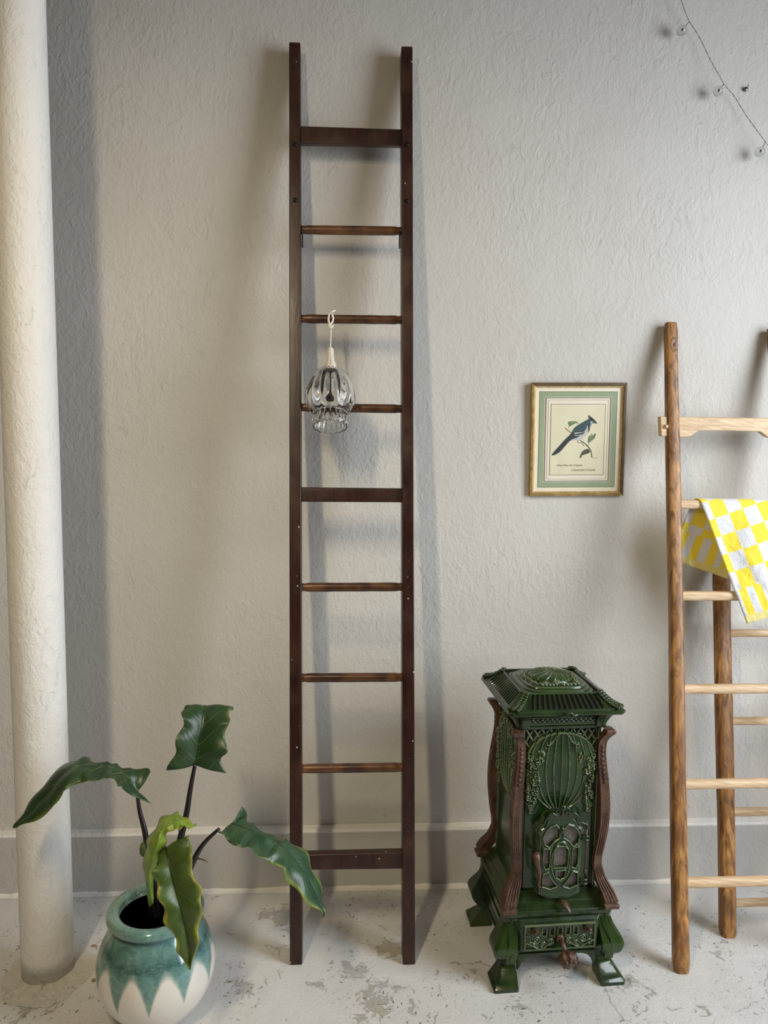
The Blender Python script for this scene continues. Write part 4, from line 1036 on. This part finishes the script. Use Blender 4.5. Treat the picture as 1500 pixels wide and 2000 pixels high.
# bombe corner consoles with feet
prof = [(0.0, 0.207), (0.012, 0.208), (0.018, 0.203), (0.024, 0.199), (0.045, 0.184), (0.060, 0.176), (0.068, 0.174), (0.076, 0.181), (0.086, 0.190), (0.100, 0.201), (0.118, 0.206), (0.136, 0.203), (0.156, 0.192), (0.176, 0.180), (0.196, 0.172), (0.212, 0.169), (0.222, 0.170)]
pz = [Vector((z, e, 0)) for z, e in prof]
for sx in (-1, 1):
    for sy in (-1, 1):
        mb = MB(); k = 0; 
        zz = prof[:4]+[(p.x, p.y) for p in curve(pz[4:], 26)]
        for (z, e) in zz:
            inn = 0.131 if z < 0.05 else (0.131+0.004*math.sin((z-0.05)*30))
            inn = min(inn, e-0.03); c = 0.006 if z > 0.02 else 0.003
            # outline seen from above: chamfered square corner with a central groove
            ey = e*0.985-0.012*(1 if 0.05 < z < 0.2 else 0.4)
            pts = [(inn, inn), (inn, ey), (e-c, ey), (e, ey-c), (e, inn)]
            pts = [(inn, 0.120), (inn, ey), (e-c*1.5, ey), (e, ey-c*1.5), (e, 0.120)]
            for (x, y) in pts: mb.v.append((sx*x, sy*y, z))
        m = 5
        for i in range(len(zz)-1):
            for j in range(m): mb.f.append((i*m+j, i*m+(j+1) % m, (i+1)*m+(j+1) % m, (i+1)*m+j))
        mb.f.append(tuple(range(m))); mb.f.append(tuple((len(zz)-1)*m+j for j in reversed(range(m))))
        co = auto_smooth(mb.build('foot', 'enamel', stove), 35)
        # raised lozenge ornament and rib on the console front
        o2 = MB()
        for q_ in (0, 1):
            w_ = 0.014-0.005*q_; y0 = -(0.186+0.003+0.0025*q_) if sy < 0 else 0.184
            if sy < 0: o2.prism([(sx*0.140, 0.084+0.004*q_), (sx*(0.140+w_*2), 0.084+0.004*q_), (sx*(0.140+w_*2.1), 0.108), (sx*(0.147), 0.124-0.004*q_), (sx*0.140, 0.118-0.004*q_)], y0, -0.165, lambda x, z, d: Vector((x, d, z)))
        if sy < 0:
            o2.tube(curve([(sx*0.148, -0.163, 0.214), (sx*0.150, -0.172, 0.185), (sx*0.158, -0.186, 0.150), (sx*0.166, -0.190, 0.120)], 14), 0.0025, 6)
            o2.build('console_ornament', 'enamel', co, bevel=0.0012)
# ash drawer in its chamfered surround
mb = MB()
A4 = [(-0.142, 0.103), (0.142, 0.103), (0.142, 0.222), (-0.142, 0.222)]; B4 = [(-0.120, 0.113), (0.120, 0.113), (0.120, 0.203), (-0.120, 0.203)]
f3 = lambda P, y: [Vector((x, y, z)) for x, z in P]
mb.hexa(f3(A4, -0.150), f3(B4, -0.172)); mb.build('drawer_surround', 'enamel', stove, bevel=0.002)
DW, DH = 0.222, 0.078
def drawer_h(X, Z):
    h = X*0+0.004
    rim = np.minimum(DW/2-np.abs(X), np.minimum(Z, DH-Z)); h = np.where(rim < 0.0035, 0.009, h)
    for sg in (-1, 1):
        for (cx_, cz_, r) in ((0.030, 0.024, 0.012), (0.052, 0.016, 0.010), (0.074, 0.030, 0.014), (0.094, 0.018, 0.009), (0.098, 0.050, 0.008), (0.060, 0.050, 0.006)):
            d = np.hypot(X-sg*cx_, Z-cz_); th = np.arctan2(Z-cz_, (X-sg*cx_)*sg)
            sp = np.exp(-(((d/r-0.25-0.12*th) % 0.5-0.25)*r/0.0016)**2)*(d < r); h = h+0.0035*sp
        zz = 0.013+0.010*np.sin(np.abs(X)*75); h = h+0.0035*np.exp(-((Z-zz)/0.0014)**2)*(np.abs(X) > 0.02)*(rim > 0.004)
    for k in range(-2, 3):
        dx = np.abs(X-k*0.0245); dz = np.abs(Z-0.056); q_ = np.maximum(dx/0.0062, dz/0.013)
        h = np.where(q_ < 1.45, 0.0075, h); h = np.where(q_ < 0.92, -0.004, h)
    return h
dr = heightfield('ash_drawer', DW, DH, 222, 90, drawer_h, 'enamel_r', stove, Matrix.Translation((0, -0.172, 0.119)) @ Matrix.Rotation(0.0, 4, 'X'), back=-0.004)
for k in range(-2, 3): MB().box((k*0.0245, -0.1705, 0.175), (0.0115, 0.0020, 0.024)).build('air_slot_shade', 'soot_shade', dr)  # black slips painted as the shade inside each slot
def studs(x, z):
    T = Matrix.Translation((x, -0.172, z)) @ Matrix.Rotation(math.radians(62), 4, 'X')
    return MB().lathe([(0.0, -0.004), (0.009, -0.002), (0.0095, 0.006), (0.007, 0.010), (0.0095, 0.014), (0.009, 0.020), (0.006, 0.023), (0.007, 0.028), (0.0045, 0.036), (0.0, 0.042)], 16, T)
for sx in (-1, 1): studs(sx*0.082, 0.176).build('stud', 'iron', dr, smooth=True)
kb = MB(); kb.tube([(0.000, -0.170, 0.155), (0.000, -0.184, 0.150)], [0.014, 0.012], 16); kb.tube([(0.002, -0.180, 0.152), (0.006, -0.215, 0.132)], [0.0078, 0.0070], 14)
kc = Vector((0.010, -0.228, 0.118)); TK = Matrix.Translation(kc) @ Matrix.Rotation(math.radians(118), 4, 'X')
kb.lathe([(0.0, 0.021), (0.014, 0.019), (0.024, 0.010), (0.028, -0.002), (0.025, -0.013), (0.014, -0.019), (0.0, -0.020)], 40, TK, rf=lambda t, z, i: 1+0.13*math.cos(8*t))
for j in range(8):
    a = 2*PI*j/8; kb.ball(TK @ Vector((0.018*math.cos(a), 0.018*math.sin(a), 0.014)), 0.006, 8, 6)
kb.build('draught_knob', 'iron', stove, smooth=True)
lv = MB(); lv.tube(curve([(0.006, -0.150, 0.259), (0.012, -0.172, 0.262), (0.020, -0.188, 0.252), (0.024, -0.194, 0.242)], 12), [0.006, 0.008, 0.0085, 0.008, 0.0075, 0.007, 0.0065, 0.006, 0.0055, 0.005, 0.004, 0.003], 8, sq=(1.3, 0.5, 1))
lv.build('grate_lever', 'iron', stove, smooth=True)

# cap -----------------------------------------------------------------
mb = MB(); c = 0.010
ringloft(mb, [(0.124, 0.124, 0.795, .004), (0.134, 0.134, 0.798, .004), (0.136, 0.136, 0.806, .004), (0.131, 0.131, 0.810, .004), (0.131, 0.131, 0.834, .004), (0.137, 0.137, 0.840, .004), (0.150, 0.150, 0.848, .006), (0.160, 0.160, 0.852, .006), (0.12, 0.12, 0.856, .006)])
mb.build('cornice', 'enamel', stove, bevel=0.0012)
def frieze_h(X, Z):
    h = X*0+0.003
    for s_ in (0, 1): h = h+0.003*np.exp(-((Z-0.011-0.005*np.sin(X*210+s_*PI))/0.0014)**2)
    return h
for ang in (0, -90, 90):
    heightfield('frieze', 0.236, 0.022, 150, 14, frieze_h, 'enamel_r', stove, Matrix.Rotation(math.radians(ang), 4, 'Z') @ Matrix.Translation((0, -0.131, 0.811)))
# fluted corner brackets under the cap
for sx in (-1, 1):
    for sy in (-1, 1):
        mb = MB(); ns = 14; nr = 10
        for a_i in range(ns+1):
            u = a_i/ns
            # from face centre side along the corner
            ex = [0.104+(0.030)*min(1, u*2)*1.0, 0.134][0 if u < 0.5 else 1]; ey = 0.134 if u < 0.5 else 0.134-(u-0.5)*2*0.030
            for r_i in range(nr+1):
                v = r_i/nr; fl = 0.028*(v**2.2); gro = 0.0022*math.cos(a_i*PI)*(0.4+0.6*v)
                nx_, ny_ = (0, 1) if u < 0.42 else ((1, 0) if u > 0.58 else (0.7, 0.7))
                x = ex+nx_*(fl+gro)+(0.010*v if u < 0.5 else 0)*(u*2); y = ey+ny_*(fl+gro)
                mb.v.append((sx*x, sy*y, 0.800+0.054*v))
        for a_i in range(ns):
            for r_i in range(nr):
                a = a_i*(nr+1)+r_i; mb.f.append((a, a+1, a+nr+2, a+nr+1))
        o = mb.build('bracket', 'enamel', stove, smooth=True); md = o.modifiers.new('s', 'SOLIDIFY'); md.thickness = 0.003; md.offset = -1
mb = MB(); CZ = 0.855
ringloft(mb, [(0.150, 0.150, CZ-0.002, .01), (0.176, 0.176, CZ-0.003, .012), (0.181, 0.181, CZ+0.002, .012), (0.181, 0.181, CZ+0.008, .012), (0.176, 0.176, CZ+0.012, .012), (0.169, 0.169, CZ+0.014, .012), (0.14, 0.14, CZ+0.010, .01)])
mb.build('cap_rim', 'enamel', stove, bevel=0.0015)
mb = MB(); ringloft(mb, [(0.165, 0.165, CZ+0.008, .01), (0.122, 0.122, CZ+0.044, .008), (0.10, 0.10, CZ+0.040, .006)]); mb.build('cap_core', 'soot_shade', stove)  # black filler gives the shade seen between the grille bars
gr = MB()
for ang in (0, 90, 180, 270):
    T = Matrix.Rotation(math.radians(ang), 4, 'Z')
    for i in range(15):
        x = -0.118+0.236*i/14; xt = x*0.86
        P = [(x, -0.170, CZ+0.013), (x*0.975, -0.157, CZ+0.019), (x*0.93, -0.142, CZ+0.034), (xt, -0.123, CZ+0.047)]
        gr.tube([T @ Vector(p) for p in curve(P, 7)], 0.0031, 6)
    for (y, z, r, xx) in ((-0.169, CZ+0.013, 0.004, 0.158), (-0.122, CZ+0.0475, 0.004, 0.112)):
        gr.tube([T @ Vector((-xx, y, z)), T @ Vector((xx, y, z))], r, 6)
    # acanthus corner on the hip
    for k_ in range(9):
        f = k_/8; p = Vector((-0.164+0.045*f, -0.164+0.045*f, CZ+0.018+0.032*f-0.006*math.sin(PI*f)))
        for s_ in (-1, 1):
            q_ = p+Vector((s_*0.010*(1-0.3*f), -s_*0.010*(1-0.3*f), 0)); gr.ball(T @ q_, (0.0072, 0.0072, 0.0055), 8, 6)
        gr.ball(T @ p, (0.0085, 0.0085, 0.008), 8, 6)
auto_smooth(gr.build('slotted_grille', 'enamel', stove), 50)
# corner sheets closing the hips
for ang in (0, 90, 180, 270):
    T = Matrix.Rotation(math.radians(ang), 4, 'Z')
    q = [(-0.168, -0.168, CZ+0.012), (-0.122, -0.168, CZ+0.012), (-0.106, -0.124, CZ+0.045), (-0.121, -0.121, CZ+0.046), (-0.124, -0.106, CZ+0.045), (-0.168, -0.122, CZ+0.012)]
    o = MB().add([T @ Vector(p) for p in q], [(0, 1, 2, 3), (0, 3, 4, 5)]).build('hip_plate', 'enamel', stove); md = o.modifiers.new('s', 'SOLIDIFY'); md.thickness = 0.004; md.offset = 0
def lid_h(X, Z):      # looks down: X right, Z back; centre at Z=0.1125
    z = Z-0.1125; h = X*0
    q = (np.abs(X)**4+np.abs(z)**4)**0.25
    h = 0.006*sstep(q, 0.113, 0.106)+0.007*sstep(q, 0.099, 0.094)
    e = np.hypot(X/0.072, z/0.070)
    h = h+0.029*np.sqrt(np.clip(1-e*e, 0, 1))*0.9
    th = np.arctan2(z-0.002, X); rad = np.hypot(X, z-0.002)
    rib = np.exp(-((np.abs(((th+0.5*rad*20)/(2*PI)*16) % 1-0.5)*rad*2*PI/16)/0.0013)**2)
    h = h+0.0030*rib*(e < 0.96)*(rad > 0.010)+0.004*np.exp(-(rad/0.006)**2)
    return h+rosettes(X, z, lidro, 0.009)
lidro = []
for i in range(46):
    a = 2*PI*i/46; rr = 0.080+0.006*math.sin(5*a)+rg_.uniform(-.004, .004); m_ = max(abs(math.cos(a)), abs(math.sin(a)))
    lidro.append((rr*math.cos(a)*(1+0.16*(1-m_)*2), rr*math.sin(a)*(1+0.16*(1-m_)*2), rg_.uniform(0.007, 0.012)))
TL_ = Matrix.Translation((0, -0.1125, CZ+0.046)) @ Matrix.Rotation(math.radians(-90), 4, 'X')
def lidmask(x, z): return (np.abs(x)**6+np.abs(z-0.1125)**6)**(1/6) < 0.1125
heightfield('lid', 0.225, 0.225, 190, 190, lid_h, 'enamel_r', stove, TL_, mask=lidmask, back=-0.004)
# little lifting tab on the cap front
tb = MB()
tb.tube(curve([(-0.028, -0.178, CZ+0.003), (-0.014, -0.183, CZ+0.001), (-0.009, -0.189, CZ+0.008), (0, -0.190, CZ+0.013), (0.009, -0.189, CZ+0.008), (0.014, -0.183, CZ+0.001), (0.028, -0.178, CZ+0.003)], 24), 0.0042, 8)
tb.tube(curve([(-0.009, -0.182, CZ+0.004), (0, -0.184, CZ-0.004), (0.009, -0.182, CZ+0.004)], 10), 0.004, 8)
tb.build('lid_tab', 'enamel', stove, smooth=True); MB().ball((0, -0.187, CZ+0.006), (0.0085, 0.0035, 0.0055), 12, 8).build('tab_hole_shade', 'soot_shade', stove, smooth=True)  # solid black ball stands in for the shade of the hole

# brown corner posts ----------------------------------------------------
pp = [(0.800, 0.158, 0.014), (0.796, 0.167, 0.017), (0.786, 0.166, 0.018), (0.774, 0.158, 0.0165), (0.755, 0.150, 0.0150), (0.725, 0.148, 0.0150), (0.680, 0.151, 0.0160), (0.620, 0.157, 0.0175), (0.560, 0.161, 0.0180),
      (0.500, 0.161, 0.0175), (0.450, 0.157, 0.0165), (0.400, 0.151, 0.0155), (0.365, 0.149, 0.0155), (0.335, 0.154, 0.0180), (0.305, 0.165, 0.0215), (0.280, 0.178, 0.0240), (0.262, 0.184, 0.0250), (0.254, 0.182, 0.0250), (0.250, 0.187, 0.0275), (0.240, 0.187, 0.0275)]
pc_ = curve([Vector(p) for p in pp], 70)
def post(sx, sy):
    mb = MB(); n = 12; m = len(pc_)
    for p in pc_:
        z, e, hw = p.x, p.y-0.017, p.z*0.84
        cx_, cy_ = sx*(e-hw*0.35), sy*(e-hw*0.35)
        # square section, outer corner on the diagonal, fluted faces
        sec = [(-1, -1), (-0.3, -1), (0.3, -0.96), (0.82, -1), (1, -0.82), (0.96, -0.3), (0.96, 0.3), (1, 0.82), (0.82, 1), (0.3, 0.96), (-0.3, 0.96), (-1, 1)]
        for (a, b) in sec: mb.v.append((cx_+sx*a*hw, cy_+sy*b*hw, z))
    for i in range(m-1):
        for j in range(n): mb.f.append((i*n+j, i*n+(j+1) % n, (i+1)*n+(j+1) % n, (i+1)*n+j))
    mb.f.append(tuple(range(n))); mb.f.append(tuple((m-1)*n+j for j in reversed(range(n))))
    o = auto_smooth(mb.build('corner_post', 'iron', stove), 40)
    # beads and leaf relief down both outer faces, scroll on the knee
    r = MB()
    def face_pt(z, a):      # a=0 front face, a=1 side face
        t = (0.800-z)/(0.56); t = max(0, min(1, t)); p = min(pc_, key=lambda q_: abs(q_.x-z)); e, hw = p.y-0.017, p.z*0.84
        cx_ = e-hw*0.35; f = cx_+hw
        return Vector((sx*cx_, sy*f, z)) if a == 0 else Vector((sx*f, sy*cx_, z))
    for a in (0, 1):
        for i in range(9):
            z = 0.740-0.0135*i; rr = 0.0045+0.0025*math.sin(PI*i/8)
            r.ball(face_pt(z, a), (rr if a == 0 else 0.004, 0.004 if a == 0 else rr, 0.0065), 8, 6)
        for k_ in (-1, 0, 1):
            pts = [face_pt(z, a)+Vector((sx*k_*0.006*(a == 0), sy*k_*0.006*(a == 1), 0)) for z in (0.54, 0.50, 0.46, 0.42, 0.39)]
            r.tube(curve(pts, 14), [0.0006+0.0018*math.sin(PI*i/13) for i in range(14)], 6)
        for k_ in range(5):
            o_ = (k_-2)*0.0065
            pts = [face_pt(0.36, a)+Vector((sx*o_*0.6*(a == 0), sy*o_*0.6*(a == 1), 0)), face_pt(0.325, a)+Vector((sx*o_*(a == 0), sy*o_*(a == 1), 0)), face_pt(0.290, a)+Vector((sx*o_*1.3*(a == 0), sy*o_*1.3*(a == 1), 0)), face_pt(0.262, a)+Vector((sx*o_*1.5*(a == 0), sy*o_*1.5*(a == 1), 0))]
            r.tube(curve(pts, 10), [0.0012+0.0016*math.sin(PI*i/9) for i in range(10)], 6)
    r.build('relief_ornament', 'iron', o, smooth=True)
for sx in (-1, 1):
    for sy in (-1, 1): post(sx, sy)

# fire door ---------------------------------------------------------------
DWd, DHt = 0.172, 0.236
def inpoly(x, z, P):
    r = np.zeros(x.shape, bool); n = len(P)
    for i in range(n):
        x1, z1 = P[i]; x2, z2 = P[(i+1) % n]
        cnd = ((z1 > z) != (z2 > z)) & (x < (x2-x1)*(z-z1)/(z2-z1+1e-12)+x1); r ^= cnd
    return r
def dist_poly(x, z, P):
    d = np.full(x.shape, 9.0); n = len(P)
    for i in range(n):
        a = np.array(P[i]); b = np.array(P[(i+1) % n]); ab = b-a; t = np.clip(((x-a[0])*ab[0]+(z-a[1])*ab[1])/(ab@ab+1e-12), 0, 1)
        d = np.minimum(d, np.hypot(x-a[0]-t*ab[0], z-a[1]-t*ab[1]))
    return d
def mir(P): return P+[(-x, z) for x, z in reversed(P)]
dout = mir([(0.030, 0.0), (0.066, 0.012), (0.068, 0.160), (0.074, 0.172), (0.070, 0.184), (0.058, 0.190), (0.050, 0.206), (0.036, 0.214)])
win_c = mir([(0.021, 0.078), (0.023, 0.100), (0.023, 0.126)]) ; win_c = [(0.019, 0.085), (0.021, 0.100), (0.020, 0.128), (0.012, 0.136), (-0.012, 0.136), (-0.020, 0.128), (-0.021, 0.100), (-0.019, 0.085)]
win_b = [(0.012, 0.060), (0.014, 0.074), (-0.014, 0.074), (-0.012, 0.060), (0, 0.054)]
sideR = [(0.037, 0.085), (0.046, 0.082), (0.052, 0.092), (0.053, 0.132), (0.037, 0.130), (0.036, 0.105)]
upR = [(0.008, 0.180), (0.008, 0.160), (0.024, 0.152), (0.038, 0.138), (0.050, 0.145), (0.055, 0.162), (0.047, 0.176), (0.036, 0.186), (0.020, 0.190)]
loR = [(0.040, 0.070), (0.053, 0.066), (0.054, 0.038), (0.030, 0.031), (0.012, 0.036), (0.024, 0.048), (0.034, 0.060)]
panes = [win_c, win_b]+[P for Q in (sideR, upR, loR) for P in (Q, [(-x, z) for x, z in Q])]
def door_h(X, Z):
    do = dist_poly(X, Z, dout)
    h = 0.016+0.012*sstep(do, 0.0, 0.010)
    inner = np.zeros(X.shape, bool); dm = np.full(X.shape, 9.0)
    for P in panes: inner |= inpoly(X, Z, P); dm = np.minimum(dm, dist_poly(X, Z, P))
    h = h+0.0045*np.exp(-((dm-0.0022)/0.0016)**2)*(~inner)
    h = np.where(inner, 0.018, h)
    oval = np.hypot(X/0.029, (Z-0.098)/0.050); h = h+0.004*np.exp(-((oval-1)/0.07)**2)*(~inner)
    h = h+0.005*np.exp(-((do-0.003)/0.002)**2)
    return h
TD = Matrix.Translation((-0.003, -0.140, 0.271)) @ Matrix.Diagonal((1.0, 1.0, 1.25, 1))
door = heightfield('fire_door', DWd, DHt, 172, 236, door_h, 'enamel_r', stove, TD, mask=lambda x, z: inpoly(x, z, dout), back=-0.016)
for P in panes:
    m_ = MB(); m_.prism(P, -0.0205, -0.0185, lambda x, z, d: TD @ Vector((x, d, z))); m_.build('mica_pane', 'mica', door)
cst = MB()
for s_ in (-1, 1):
    pts = []
    for i in range(26):
        a = i/25*2.3*PI; r_ = 0.0035+0.010*i/25; pts.append(TD @ Vector((s_*(0.013+r_*math.cos(a+PI)), -0.030, 0.226-r_*math.sin(a)*0.9)))
    cst.tube(pts, [0.0025+0.0012*i/25 for i in range(26)], 8)
    cst.tube([TD @ Vector(p) for p in curve([(s_*0.016, -0.028, 0.214), (s_*0.034, -0.030, 0.222), (s_*0.052, -0.030, 0.208), (s_*0.060, -0.029, 0.196), (s_*0.078, -0.030, 0.190), (s_*0.082, -0.028, 0.180)], 20)], 0.0042, 8)
cst.ball(TD @ Vector((0, -0.032, 0.236)), (0.010, 0.007, 0.010), 12, 8)
cst.ball(TD @ Vector((0, -0.032, 0.178)), (0.008, 0.006, 0.012), 12, 8)
cst.prism([(-0.050, 0.206), (0.050, 0.206), (0.038, 0.219), (-0.038, 0.219)], -0.030, -0.002, lambda x, z, d: TD @ Vector((x, d, z)))
auto_smooth(cst.build('crest', 'enamel', door), 50)
hd = MB(); hp_ = [(-0.078, -0.030, 0.120), (-0.080, -0.040, 0.118), (-0.079, -0.048, 0.104), (-0.073, -0.050, 0.085), (-0.071, -0.046, 0.060), (-0.070, -0.040, 0.044), (-0.064, -0.038, 0.040)]
hd.tube([TD @ Vector(p) for p in curve(hp_, 26)], [0.0105, 0.0115, 0.0120, 0.0120, 0.0115, 0.0110, 0.0100, 0.0090, 0.0080, 0.0072, 0.0065, 0.0060, 0.0056, 0.0054, 0.0052, 0.0050, 0.0048, 0.0047, 0.0046, 0.0045, 0.0044, 0.0044, 0.0045, 0.0045, 0.004, 0.003], 10)
hd.tube([TD @ Vector((-0.078, 0.0, 0.112)), TD @ Vector((-0.078, -0.036, 0.112))], 0.005, 8); hd.build('handle', 'iron', door, smooth=True)
hg = MB(); hg.tube([TD @ Vector((0.081, -0.022, 0.030)), TD @ Vector((0.081, -0.022, 0.176))], 0.0030, 8)
for z in (0.184, 0.066):
    hg.ball(TD @ Vector((0.081, -0.022, z)), (0.0060, 0.0060, 0.0090), 12, 8)
    hg.ball(TD @ Vector((0.081, -0.022, z+0.008)), (0.0035, 0.0035, 0.006), 10, 6)
hg.build('hinge_pin', 'iron', door, smooth=True)
for z in (0.160, 0.048):
    hk2 = MB()
    for dz in (0, -0.010): hk2.tube([TD @ Vector(p) for p in curve([(0.060, -0.012, z+dz), (0.068, -0.026, z+dz+0.002), (0.080, -0.030, z+dz), (0.088, -0.022, z+dz), (0.086, -0.010, z+dz)], 14)], 0.0042, 8)
    hk2.tube([TD @ Vector((0.064, -0.014, z+0.004)), TD @ Vector((0.064, -0.014, z-0.014))], 0.004, 8)
    hk2.build('hinge', 'enamel', door, smooth=True)
# flue outlet behind
ft = MB(); ft.tube([(0, 0.115, 0.62), (0, 0.175, 0.62)], [0.055, 0.055], 28); ft.tube([(0, 0.165, 0.62), (0, 0.178, 0.62)], [0.062, 0.062], 28)
ft.build('flue_collar', 'iron', stove, bevel=0.001)

for o in bpy.data.objects:
    if o.name.split('.')[0] in ('relief_ornament', 'console_ornament', 'slotted_grille', 'beading'): o['kind'] = 'stuff'
